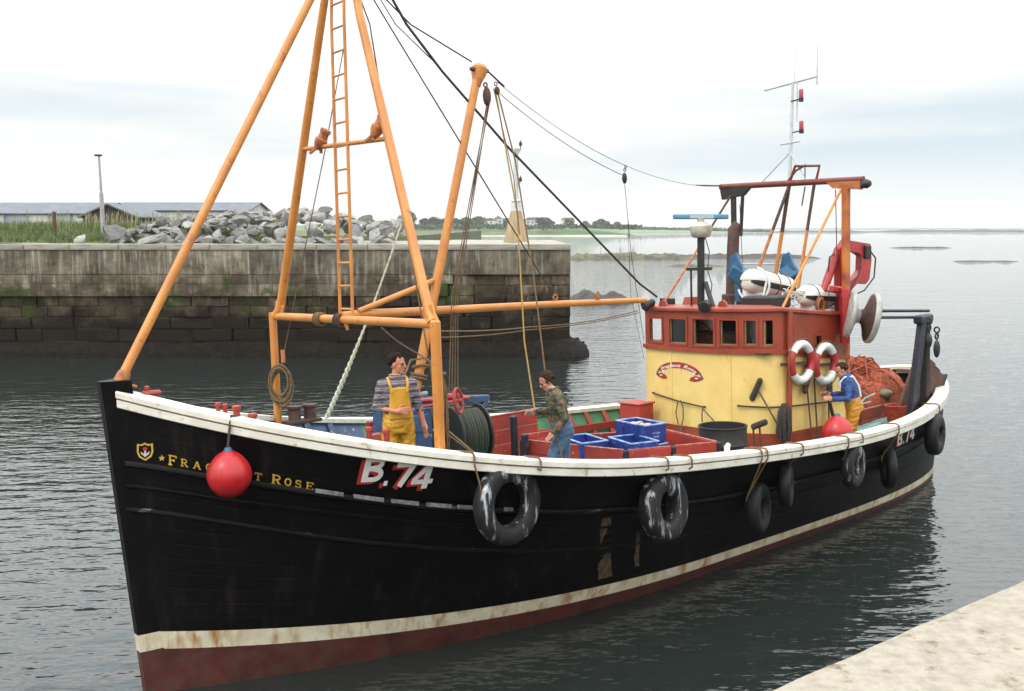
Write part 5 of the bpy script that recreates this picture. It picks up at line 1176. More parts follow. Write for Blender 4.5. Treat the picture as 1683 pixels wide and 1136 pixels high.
# ------------------------------------------------------------------ gallows, aft fittings
g = MB(); g.bar((13.62,-1.72,1.05),(14.25,-1.68,3.22),.17,.13,bev=.02,up=(0,1,0)); gal = bp(g, 'gallows', M['darkblue'])
g = MB(); g.bar((14.72,-1.50,1.2),(14.50,-1.62,3.22),.16,.13,bev=.02,up=(0,1,0)); bp(g, 'rear_leg', M['black'], gal)
g = MB(); g.bar((14.02,-1.70,3.24),(14.66,-1.62,3.24),.16,.16,bev=.03); bp(g, 'cross_head', M['darkblue'], gal)
g = MB(); g.bar((13.5,-1.62,1.1),(13.85,-1.70,1.5),.16,.16,bev=.02); g.box((13.62,-1.72,1.08),(.36,.26,.05),bev=.01); bp(g, 'foot_plate', M['darkblue'], gal)
for z in (3.36,3.24):
    g = MB(); g.tube([(12.2,-1.2,z+.14),(14.55,-1.66,z+.02)],.028,8); bp(g, 'stay_bar', M['darkblue'], gal)
for c, s in (((14.62,-1.78,2.78),1),((14.40,-1.74,2.95),.8)):
    c = Vector(c); g = MB(); g.ell(c-Vector((0,0,.12)),(.10*s,.05,.17*s),12,8); g.torus(c+Vector((0,0,.12)),(0,1,0),.055,.018,14,6); g.torus(c+Vector((0,0,.24)),(1,0,0),.05,.016,14,6); bp(g, 'hanging_block', M['black'], gal)
# aft pound and rails
ap = MB(); ap.box((13.7,-.74,1.28),(.08,.08,.52),bev=.01)
ap = bp(ap, 'aft_pound', M['redbrown'])
for x in (12.6,14.75):
    g = MB(); g.box((x,-.74,1.28),(.08,.08,.52),bev=.01); bp(g, 'pound_post', M['redbrown'], ap)
boards((12.55,-.74),(14.8,-.74), 1.50, 1.10, 2, M['redbrown'], parent=ap); boards((14.8,-.74),(15.1,.6), 1.50, 1.15, 2, M['redbrown'], parent=ap)
g = MB(); g.bar((12.6,-.74,1.512),(14.75,-.74,1.512),.05,.02); bp(g, 'worn_edge', M['redworn'], ap)
g = MB(); g.tube([(14.9,-.65,1.62),(15.8,-.62,1.58)],.03,8); bp(g, 'pale_rail', M['deck'])
g = MB(); g.tube([(12.7,-.98,1.62),(13.1,-1.0,1.65),(13.4,-1.0,1.80),(13.8,-.98,1.84)],.016,8); bp(g, 'pale_rail', M['deck'])

# ------------------------------------------------------------------ loose things aboard
def bm_at(p, rz=0., M3=None): return BM @ Matrix.Translation(p) @ (M3.to_4x4() if M3 else Matrix.Rotation(rz,4,'Z'))
def thing(name, label, cat, p, rz=0., group=None, M3=None): return tag(empty(name, bm_at(p, rz, M3)), label, cat, group)
# tyres hanging on ropes
def tyre(p, dia, wid, label, yaw, worn, ropes, tilt=0.):
    """p: hull-side centre; yaw: turn of the tyre axis about the vertical away from straight outboard"""
    p = (p[0], -(hb(p[0], p[2]+.15)+wid*.5+.035), p[2]); t = thing('tyre_fender', label, 'tyre', p, 0, 'tyres hung along the port side')
    ax = Vector((math.sin(R(yaw)), -math.cos(R(yaw)), math.sin(R(tilt)))).normalized(); Ro = dia/2; g = MB()
    prof = []
    for i in range(18):
        a = 2*math.pi*i/18; ca, sa = math.cos(a), math.sin(a); prof.append((Ro-wid*.52+wid*.52*math.copysign(abs(ca)**.75,ca), wid*.5*math.copysign(abs(sa)**.75,sa)))
    g.lathe(prof, 40, (0,0,0), ax, closed=True); g.build('tyre', M['tyre'] if worn else M['tyre2'], t, smooth=60)
    g = MB()
    for k in (-.3,-.1,.12,.3):
        g.torus((0,0,0), ax, Ro-.004-.022*abs(k)*3, .006, 40, 5)
        g.v[-40*5:] = [tuple(Vector(q)+ax*(k*wid)) for q in g.v[-40*5:]]
    g.build('tread_rib', M['tyre2'], t)
    for (x, k) in ropes:
        gx = p[0]+x; top = Vector((gx-p[0], -(bg(gx)+.075)-p[1], zg(gx)-p[2]))
        inn = Vector((gx-p[0], -(bg(gx)-.22)-p[1], zg(gx)-.02-p[2])); g = MB()
        ex = max(-Ro*.86, min(Ro*.86, (gx-p[0])*.9)); ez = math.sqrt(Ro*Ro-ex*ex)*.96
        g.tube([inn-Vector((0,0,.12)), inn+Vector((0,-.01,.02)), inn+Vector((0,-.03,.032)), top+Vector((0,.05,.024)), top+Vector((0,.012,.016)), top+Vector((0,-.008,-.01)), top-Vector((0,.010,.11)), Vector((ex, -.03, ez+.03)), Vector((ex*.98, -.02, ez-.05))], .012, 6); g.build('lashing', M['rope'], t)
    return t
tyre((3.50,-2.28,1.86),.92,.21,'largest worn tyre with white scuffs hanging nearest the bow',2,True,[(-.44,-1),(.28,.6)],2)
tyre((5.81,-2.43,1.44),.88,.25,'scuffed tyre hanging amidships beside the rusty scrape',7,True,[(-.15,-.6),(.30,.3)],6)
tyre((8.04,-2.32,.97),.71,.21,'dull tyre hung low on two long ropes near the white cleat',18,False,[(-.45,-.4),(-.32,.4)],2)
tyre((8.53,-2.42,1.22),.61,.17,'thin tyre seen nearly edge-on right of the low tyre',28,False,[(.05,.2)])
tyre((10.25,-2.46,1.24),.70,.20,'grey-topped tyre hanging under the red buoy on the rail',10,True,[(-.45,-.8),(.0,.2)])
tyre((11.90,-2.18,.90),.70,.18,'narrow slanting tyre left of the small stern number',40,False,[(-.30,0.)])
tyre((13.85,-2.04,1.18),.76,.24,'dark tyre hanging at the stern right of the small number',12,False,[(.1,0.)])
# buoys
def buoy(p, r, label, hang=None):
    t = thing('buoy', label, 'buoy', p, 0, 'round red buoys'); g = MB()
    g.lathe([(0,-r*1.08)]+[(r*math.cos(R(a))*(1-.10*max(0,math.sin(R(a)))), r*1.06*math.sin(R(a))) for a in range(-80,75,10)]+[(r*.26,r*1.04),(r*.12,r*1.10)],36); g.build('float', M['buoy'], t, smooth=60)
    g = MB(); g.lathe([(r*.22,r*.98),(r*.20,r*1.10),(r*.13,r*1.22),(r*.10,r*1.22),(0,r*1.22)],12); g.build('neck', M['lampblue'], t)
    g = MB()
    for k in range(8):
        a = 2*math.pi*k/8; g.tube([(r*1.004*math.cos(R(b))*math.cos(a)*(1-.10*max(0,math.sin(R(b)))), r*1.004*math.cos(R(b))*math.sin(a)*(1-.10*max(0,math.sin(R(b)))), r*1.064*math.sin(R(b))) for b in range(-70,75,10)], .0015, 4)
    g.build('mould_seam', M['buoy'], t)
    if hang: g = MB(); g.tube([Vector(h)-Vector(p) for h in hang]+[(0,0,r*1.2)], .013, 6); g.build('hanging_rope', M['ropedark'], t)
    return t
buoy((.885,-.93,2.44),.228,'round red buoy hanging over the gold lettering on the bow',[(1.22,-.76,2.90),(1.10,-.78,3.0),(.97,-.86,3.03),(.94,-.905,2.99)])
buoy((10.42,-2.20,1.71),.235,'round red buoy resting inside the white rail near the stern')
# life rings
def lifebuoy(p, label):
    t = thing('lifebuoy', label, 'lifebuoy', p, 0, 'two red and white lifebuoys'); R0, r0 = .295, .068
    for k in range(4):
        g = MB(); a0 = R((35,145,215,325)[k]); g.torus((0,0,0),(0,-1,0),R0,r0,12,12,a0,a0+R((110,70,110,70)[k]), x=(1,0,0)); g.build('ring_quarter', M['white2'] if k % 2 == 0 else M['redbright'], t, smooth=60)
    g = MB(); pts = [( (R0+r0+.012+.03*abs(math.sin(2*R(a))))*math.cos(R(a)), -.02, (R0+r0+.012+.03*abs(math.sin(2*R(a))))*math.sin(R(a))) for a in range(0,360,8)]; g.tube(pts,.010,5,closed=True); g.build('grab_line', M['rope'], t)
    g = MB(); g.bar((-.5,.05,.0),(.5,.05,-.05),.03,.05); g.build('holder', M['rust'], t)
lifebuoy((10.56,-1.47,2.76),'left red and white lifebuoy beside the red corner pipe'); lifebuoy((11.27,-1.47,2.67),'right red and white lifebuoy above the man in blue')
g = MB(); g.tube([(10.30,-1.40,1.4),(10.36,-1.40,3.62)],.045,10); bp(g, 'corner_pipe', M['redbrown'], wh)
# crates
def crate(p, sx, sy, h, rz, label, fill=False):
    t = thing('fish_crate', label, 'crate', p, rz, 'blue fish crates in the red pound'); th = .022
    for a, b in ((1,0),(-1,0)):
        g = MB(); g.box((a*(sx/2-th/2),0,h/2),(th,sy,h),bev=.006); g.build('side', M['crate'], t)
    for b in (1,-1):
        g = MB(); g.box((0,b*(sy/2-th/2),h/2),(sx-2*th-.002,th,h-.004),bev=.006); g.build('end', M['crate'], t)
    g = MB(); g.box((0,0,.015),(sx-2*th,sy-2*th,.03)); g.build('base', M['crate'], t)
    g = MB()
    for a, b, w, d in ((sx/2-.012,0,.034,sy+.02),(-sx/2+.012,0,.034,sy+.02),(0,sy/2-.012,sx-.044,.034),(0,-sy/2+.012,sx-.044,.034)): g.box((a,b,h+.004),(w,d,.022),bev=.006)
    g.build('rim', M['craterim'], t)
    for yy in (.2,-.2):
        g = MB(); g.box((-sx/2-.006,yy*sy*1.2,h*.45),(.014,.03,h*.8),bev=.004); g.build('rib', M['crate'], t)
    for j, (zz, n) in enumerate(((h*.56,7),(h*.36,5))):   # worn pale print on the long side and the end
        g = MB(); 
        for i in range(n): g.box((sx*(.03+.055*(i-n/2)) , -sy/2-.002, zz),(sx*.038,.003,.016+.008*((i*5)%3)))
        g.build('worn_print', M['craterim'], t)
    if fill: 
        g = MB(); r = random.Random(3)
        for i in range(46): g.ell((r.uniform(-.4,.4)*sx*.85,r.uniform(-.4,.4)*sy*.85,h-.06+r.uniform(-.02,.02)),(r.uniform(.05,.09),.028,.02),8,5,Matrix.Rotation(r.uniform(0,3.1),3,'Z'))
        tag(g.build('fish_catch', M['fish'], mw=bm_at(p, rz)), 'pale fish filling the upper blue crate', 'fish', kind='stuff')
    return t
crate((7.46,-.72,1.83),.40,.70,.27,R(-10),'highest blue crate holding the pale catch beside the yellow wheelhouse',True)
crate((7.47,-.73,1.53),.40,.70,.27,R(-9),'blue crate underneath the highest crate holding the catch')
crate((6.98,-1.00,1.64),.46,.66,.30,R(-18),'open empty blue crate with white print nearest the pound corner')
crate((6.97,-.99,1.36),.44,.64,.26,R(-16),'blue crate under the open empty crate near the pound corner')
crate((6.72,-.26,1.60),.44,.70,.30,R(-18),'blue crate at the back left of the pound behind the man')
crate((7.85,-1.30,1.40),.36,.50,.30,R(20),'low blue crate at the right corner of the pound')
# steel drum
t = thing('steel_drum', 'open black steel drum in front of the yellow wheelhouse', 'drum', (8.78,-1.22,1.14)); g = MB()
g.lathe([(.0,.02),(.355,.02),(.365,.0),(.365,.24),(.375,.255),(.365,.27),(.365,.50),(.375,.515),(.365,.53),(.365,.76),(.378,.775),(.365,.79),(.345,.785),(.345,.05),(0,.05)],36); g.build('drum_body', M['black'], t)
g = MB(); g.torus((0,0,.78),(0,0,1),.366,.013,36,6); g.build('rim', M['black'], t)
t = thing('shackle_hook', 'small dark hook and tail rope hanging above the steel drum', 'hook', (9.62,-.15,1.88)); g = MB(); g.tube([(.08,.02,.14),(.02,0,.0),(.0,-.02,-.12)],.012,6); g.build('tail_rope', M['rope'], t); g = MB(); g.tube([(.05,.0,.10),(.10,-.26,-.16),(.08,-.30,-.24)],.010,6); g.ell((.08,-.31,-.27),(.03,.03,.05)); g.build('hook', M['rust'], t)
# hose loop
t = thing('rope_loop', 'thin brown rope loop hung on the rail of the yellow front', 'rope', (xf(.36)-.075,.36,2.06)); g = MB()
g.tube([(0,.05,0),(.0,.10,-.22),(0,.05,-.42),(.0,-.02,-.50),(0,-.05,-.62),(0,0,-.70),(0,.05,-.62),(0,.0,-.48),(0,-.06,-.30),(0,-.06,-.10),(0,-.01,.02)],.011,6); g.build('loop', M['rope'], t)
# brooms and tools
t = thing('deck_broom', 'broom with dark bristle head leaning diagonally on the yellow front', 'broom', (9.99,-1.22,2.1)); g = MB(); g.bar((-.10,.26,.06),(-.10,.06,.44),.075,.10,bev=.03); g.build('head', M['netdark'], t); g = MB(); g.tube([(-.08,.12,.22),(-.02,-.17,-.28)],.014,6); g.build('handle', M['wood'], t)
t = thing('scrubbing_brush', 'short dark brush standing head-up beside the steel drum', 'broom', (9.60,-1.32,1.86)); g = MB(); g.bar((-.02,.14,-.08),(-.02,-.16,.05),.075,.10,bev=.035); g.build('head', M['netdark'], t); g = MB(); g.tube([(0,0,-.04),(.02,-.02,-.7)],.016,6); g.tube([(.0,.12,-.08),(.02,.10,-.7)],.016,6); g.build('handle', M['wood'], t)
for i,(x,dx,lab,hd) in enumerate(((10.88,-.05,'dark mop leaning on the casing between the lifebuoys',True),(11.05,0,'slim pole leaning right of the dark mop',False),(11.42,.05,'dark shovel leaning under the right lifebuoy',True))):
    t = thing(['deck_mop','boat_hook','shovel'][i], lab, ['mop','pole','shovel'][i], (x,-1.40,1.5)); g = MB(); g.tube([(0,-.06,-.1),(dx,0,.86 if i != 1 else .95)],.014,6); g.build('handle', M['wood'], t)
    if hd:
        g = MB()
        if i == 0: g.bar((dx-.14,-.04,.72),(dx+.10,0,1.08),.08,.10,bev=.03)
        else: g.prism([(-.09,0),(.09,0),(.08,.20),(0,.28),(-.08,.20)],.02,((dx,-.02,.62),(1,0,0),(0,0,1),(0,-1,0))); g.tube([(dx,-.03,.5),(dx+.12,-.10,-.05)],.03,6)
        g.build('head', M['netdark'], t)
t = thing('net_bundle', 'dark netting bundle hanging from the rail at the casing corner', 'netting', (10.08,-1.46,2.0)); r = random.Random(4)
for nm, m, n in (('strand',M['netdark'],34),):
    g = MB()
    for i in range(n):
        a = r.uniform(0,6.28); rr = .10*math.sqrt(r.random()); x, y = rr*1.2*math.cos(a), rr*.6*math.sin(a); g.tube([(x*.4,y*.4,.13),(x,y,.02),(x*1.3+r.gauss(0,.02),y*1.3,-.25+r.gauss(0,.05)),(x*.9+r.gauss(0,.03),y,-.46+r.gauss(0,.07))],[.012,.026,.026,.008],5)
    tag(g.build(nm, m, t), kind='stuff')
# rope hank on the near post and coil on the far post
t = thing('rope_hank', 'brown hank of rope hanging on the near orange post', 'rope', (3.06,-1.72,3.3)); g = MB(); r = random.Random(8)
for i in range(9):
    o = r.uniform(-.05,.05); q = r.uniform(-.04,.04); g.tube([(0,0,.05),(o*.5+.02,q,-.15),(o+.0,q,-.5),(o*1.2,q,-.86+r.uniform(-.06,.06)),(o*.7-.03,-q,-.5),(0,0,.0)],.014,5)
g.torus((0,0,.02),(0,0,1),.045,.014,14,6); tag(g.build('rope_strands', M['rope'], t), kind='stuff')
t = thing('rope_coil', 'brown coil of rope looped over the far orange post', 'rope', (2.87,1.71,3.22))
for i in range(5):
    g = MB(); g.torus((.015*i-.03,-.06+.012*i,-.06-.014*i),(-.5-.08*i,-.83,.1*(i-2)*.4),.112+.012*((i*3)%5),.012,30,6); g.v = [(x,y,z*1.7-.10) for x,y,z in g.v]; g.build('rope_turn', M['rope'], t)
g = MB(); g.tube([(.05,-.05,.22),(.03,-.09,.05)],.03,8); g.build('belaying_pin', M['rustorange'], t)
# life raft canisters
def canister(p, ln, r, rz, label, pitch=0.):
    t = thing('liferaft_canister', label, 'liferaft', p, 0, 'white liferaft canisters', M3=Matrix.Rotation(rz,3,'Z') @ Matrix.Rotation(pitch,3,'Y')); h = ln/2
    def shell(nm, a0, a1, m, rr):
        g = MB(); prof = [(-h,.45),(-h+.03,.72),(-h+.10,.93),(-h+.2,1),(h-.2,1),(h-.10,.93),(h-.03,.72),(h,.45)]; vs = []; n = 18
        for x, f in prof:
            for i in range(n+1): a = R(a0+(a1-a0)*i/n); vs.append((x,rr*f*math.cos(a),rr*f*math.sin(a)))
        k = n+1; g.add(vs, [(i*k+j,(i+1)*k+j,(i+1)*k+j+1,i*k+j+1) for i in range(len(prof)-1) for j in range(n)]+[tuple(range(k)),tuple((len(prof)-1)*k+q for q in range(k))]); g.build(nm, m, t, smooth=50)
    shell('upper_shell', 2, 178, M['canwhite'], r); shell('lower_shell', 185, 355, M['canwhite'], r*.98)
    shell('black_band', -24, 2, M['black'], r*1.035); shell('black_band', 178, 204, M['black'], r*1.035)
    for x in (-h*.5,0.05,h*.55):
        g = MB(); g.torus((x,0,0),(1,0,0),r*1.02,.010,28,5); g.build('strap', M['rope'], t)
    for x in (-h*.6,h*.6):
        g = MB(); g.bar((x,-r*.7,-r*1.02),(x,r*.7,-r*1.02),.07,.06); g.tube([(x,-r*.6,-r),(x*.9,-r*.75,-r-.28)],.016,6); g.tube([(x,r*.6,-r),(x*.9,r*.75,-r-.28)],.016,6); g.build('cradle', M['white2'], t)
    return t
canister((11.38,-.30,4.00),1.32,.215,0,'white and black liferaft canister tilted behind the radar mast',R(9))
canister((11.85,-.98,3.77),1.0,.19,0,'shorter white and black liferaft canister beside the red crane',R(4))
g = MB(); g.torus((10.72,-.45,4.02),(1,.1,0),.30,.020,26,6,R(60),R(300)); g.tube([(10.72,-.62,3.75),(10.8,-.70,4.2)],.02,6); bp(g, 'canister_hoop', M['white2'])
t = thing('rope_tangle', 'pale rope tangle on the roof beside the black box', 'rope', (10.95,-1.02,3.70)); r = random.Random(5); g = MB()
for i in range(7): g.torus((r.uniform(-.1,.1),r.uniform(-.08,.08),.05+.03*i),(r.gauss(0,.5),r.gauss(0,.5),1),.14+.03*r.random(),.009,22,5)
tag(g.build('rope_loops', M['ropewhite'], t), kind='stuff')
t = thing('hose_reel', 'red and orange hose reel beside the crane foot', 'reel', (11.55,-1.22,3.55)); 
for nm, m, rr, w in (('rim',M['rustred'],.19,.03),('hose',M['rustorange'],.15,.05)):
    g = MB(); g.torus((0,0,.05),(.2,-1,0),rr,w*.6,24,8); g.build(nm, m, t)
# trawl door at the stern
t = thing('trawl_door', 'dark brown wooden trawl door leaning against the stern gallows', 'trawl door', (15.0,-1.28,1.72), M3=Matrix(((.80,.13,.58),(-.15,.99,-.02),(-.58,-.07,.81))))
for i in range(5):
    g = MB(); g.box((-.40+.2*i,0,0),(.19,.07,1.5-.06*abs(i-2)),bev=.012); g.build('door_board', M['wood'], t)
g = MB(); g.box((0,0,-.78),(1.06,.10,.09),bev=.01); g.box((.51,0,0),(.05,.10,1.5),bev=.01); g.build('iron_shoe', M['black'], t)
g = MB(); g.bar((-.3,-.06,.3),(.3,-.16,.0),.05,.05); g.bar((-.3,-.06,-.3),(.3,-.16,.0),.05,.05); g.build('bracket', M['rust'], t)

# the heaped net
def heap_mesh(c, rx, ry, h, m, name, label, seed, rz=0., amp=.22, zb=0., cat='netting'):
    g = MB(); nx, ny = 64, 40; vs = []
    for i in range(nx+1):
        for j in range(ny+1):
            u, v = i/nx*2-1, j/ny*2-1; d = math.sqrt(u*u+v*v); f = max(0, 1-d**2.2); n = fbm(u*rx*1.6, v*ry*1.6, seed, 1, 4); n2 = abs(fbm(u*rx*4, v*ry*4, seed+5))
            vs.append((u*rx*(1+.12*n), v*ry*(1+.12*n), zb + h*f**.7*(1+amp*n*2.2) + (.11*n - .10*n2)*min(1,f*4)))
    g.add(vs, [(i*(ny+1)+j,(i+1)*(ny+1)+j,(i+1)*(ny+1)+j+1,i*(ny+1)+j+1) for i in range(nx) for j in range(ny)])
    t = thing(name, label, cat, c, rz); g.build('net_mass', m, t, smooth=70)
    g = MB(); r = random.Random(seed)
    for k in range(90):
        u0, v0 = r.uniform(-.75,.75), r.uniform(-.75,.75); a = r.uniform(0,6.28); pts = []
        for q in range(9):
            u = u0+.05*q*math.cos(a+.25*q*r.uniform(-1,1)); v = v0+.07*q*math.sin(a+.25*q*r.uniform(-1,1)); d = math.sqrt(u*u+v*v)
            if d > .95: break
            f = max(0,1-d**2.2); n = fbm(u*rx*1.6, v*ry*1.6, seed, 1, 4); n2 = abs(fbm(u*rx*4, v*ry*4, seed+5)); pts.append((u*rx*(1+.12*n), v*ry*(1+.12*n), zb+h*f**.7*(1+amp*n*2.2)+(.11*n-.10*n2)*min(1,f*4)+.012))
        if len(pts) > 3: g.tube(pts, r.uniform(.008,.02), 5)
    tag(g.build('net_cords', m, t), kind='stuff'); return t
heap_mesh((14.95,.30,1.25),1.85,1.15,1.00,M['netor'],'fishing_net','large rust-orange fishing net heaped on the aft deck',3,R(-4))
heap_mesh((13.75,-.28,1.35),1.1,.42,.55,M['netred'],'fishing_net','bright red net tongue spilling towards the man in blue',6,R(8))
heap_mesh((14.9,.85,1.72),1.15,.42,.80,M['netdark'],'fishing_net','dark net edge on top behind the rust-orange net',9)
t = thing('net_roll', 'green net roll lying across the front of the red net', 'netting', (13.4,-.22,1.98)); g = MB(); g.tube([(-.55,.1,.10),(-.2,.02,.07),(.25,-.08,-.02),(.75,-.2,-.20)],[.05,.085,.085,.045],10); g.build('roll', M['netgreen'], t)
for i in range(5):
    g = MB(); x = -.4+.26*i; g.torus((x,.07-.15*(x+.4),.09-.10*max(0,x+.2)),(1,-.2,-.1),.088,.008,16,5); g.build('tie', M['ropewhite'], t)
t = thing('net_float', 'olive float half buried in front of the nets', 'float', (14.7,-.72,1.72)); g = MB(); g.ell((0,0,0),(.17,.13,.09),14,10); g.torus((0,0,0),(1,0,0),.10,.012,16,6); g.build('float_body', mat('olive_float',(.20,.17,.08),rough=.6), t)
t = thing('orange_basket', 'orange-red basket in the aft pound beside the gallows', 'basket', (14.25,-1.18,1.18)); g = MB()
g.lathe([(0,0),(.15,0),(.21,.36),(.225,.37),(.225,.40),(.20,.40),(.14,.02),(0,.02)],20); g.build('basket_body', M['netred'], t); g = MB(); g.torus((0,0,.40),(0,0,1),.215,.014,24,6); g.build('rim', M['redbright'], t)
t = thing('warp_rope', 'white rope draped over the red net behind the man in blue', 'rope', (12.9,-.75,1.9)); g = MB(); g.tube([(-.35,.5,.62),(-.45,.35,.45),(-.4,.1,.25),(-.1,-.05,-.1),(.3,-.2,-.22),(.8,-.2,-.2)],.012,6); g.build('rope', M['ropewhite'], t)

# ------------------------------------------------------------------ people
def remesh(g, voxel, mname, m, parent, smooth_it=4, fold=0.):
    me = g.mesh(mname, m, 0); o = bpy.data.objects.new('tmp', me); col.objects.link(o)
    md = o.modifiers.new('r','REMESH'); md.mode = 'VOXEL'; md.voxel_size = voxel; md.use_smooth_shade = True
    ms = o.modifiers.new('s','SMOOTH'); ms.iterations = smooth_it; ms.factor = .5
    bpy.context.view_layer.update(); dg = bpy.context.evaluated_depsgraph_get(); nm = bpy.data.meshes.new_from_object(o.evaluated_get(dg)); nm.name = mname
    bpy.data.objects.remove(o); bpy.data.meshes.remove(me)
    if not nm.materials: nm.materials.append(m)
    if fold:
        nn_ = [v.normal.copy() for v in nm.vertices]
        for v, vn in zip(nm.vertices, nn_):
            c = v.co.copy(); n = mnoise.noise(Vector((c.x*11, c.y*11, c.z*22+c.x*9))) + .5*mnoise.noise(Vector((c.x*24, c.y*24, c.z*40)))
            v.co = c + vn*(fold*n)
    nm.polygons.foreach_set('use_smooth', [True]*len(nm.polygons)); return nm
def limb(g, pts, rads): 
    g.tube(pts, rads, 14)
    for p, r in zip(pts, rads): g.ell(p, (r,r,r), 14, 8)
def torso(g, rings):
    """rings: (centre, half-width vector, half-depth vector)"""
    n = 20; vs = []
    for c, w, d in rings:
        for j in range(n):
            a = 2*math.pi*j/n; ca, sa = math.cos(a), math.sin(a); vs.append(Vector(c)+Vector(w)*math.copysign(abs(ca)**.8,ca)+Vector(d)*math.copysign(abs(sa)**.8,sa))
    k = len(rings); g.add(vs, [(i*n+j,i*n+(j+1)%n,(i+1)*n+(j+1)%n,(i+1)*n+j) for i in range(k-1) for j in range(n)]+[tuple(range(n))[::-1],tuple((k-1)*n+j for j in range(n))])
def hand(g, wrist, d, palmn, curl=.6, s=1.0, side=1):
    d = Vector(d).normalized(); n = Vector(palmn); n = (n-d*n.dot(d)).normalized(); u = d.cross(n)*side
    T = Matrix((d,u,n)).transposed(); c = Vector(wrist)+d*.045*s; g.ell(c,(.056*s,.043*s,.018*s),12,8,T); g.tube([wrist-d*.02,c],[.027*s,.030*s],10)
    for k,(o,ln) in enumerate(((-.030,.066),(-.010,.076),(.011,.072),(.030,.055))):
        p = c+d*.045*s+u*o*s; pts = [p-d*.03*s]; dr = d.copy()
        for q in range(3): pts.append(p); p = p+dr*ln*s*(.42,.33,.25)[q]; dr = (dr*math.cos(curl)+n*math.sin(curl)).normalized()
        pts.append(p); g.tube(pts,[.010*s,.0098*s,.009*s,.008*s,.0065*s],8); g.ell(p,(.0066*s,)*3,8,6)
    p = c-u*.036*s-d*.02*s; pts = [p, p-u*.022*s+d*.022*s+n*.008*s, p-u*.026*s+d*.05*s+n*.022*s, p-u*.018*s+d*.068*s+n*.03*s]; g.tube(pts,[.013*s,.0115*s,.010*s,.007*s],8); g.ell(pts[-1],(.0072*s,)*3,8,6)
def head(g, c, f, up, s=1.0):
    """skull, jaw, nose, ears; c: centre of skull"""
    f = Vector(f).normalized(); up = (Vector(up)-f*Vector(up).dot(f)).normalized(); l = up.cross(f); T = Matrix((f,l,up)).transposed(); P = lambda a,b,d: Vector(c)+(f*a+l*b+up*d)*s
    g.ell(P(-.010,0,.028),(.096*s,.076*s,.092*s),18,12,T); g.ell(P(.022,0,-.045),(.066*s,.058*s,.074*s),16,10,T); g.ell(P(.058,0,-.092),(.030*s,.033*s,.026*s),12,8,T)
    g.ell(P(.074,0,.012),(.022*s,.050*s,.016*s),12,8,T)      # brow
    g.tube([P(.086,0,.004),P(.106,0,-.030),P(.092,0,-.042)],[.009*s,.015*s,.012*s],10); g.ell(P(.103,0,-.033),(.015*s,.017*s,.012*s),10,8,T)
    for q in (-1,1): g.ell(P(-.004,q*.076,-.014),(.018*s,.009*s,.030*s),10,8,T); g.ell(P(.050,q*.036,-.030),(.028*s,.024*s,.026*s),10,8,T)
    g.ell(P(.084,0,-.068),(.012*s,.022*s,.006*s),10,6,T)
    return P, T
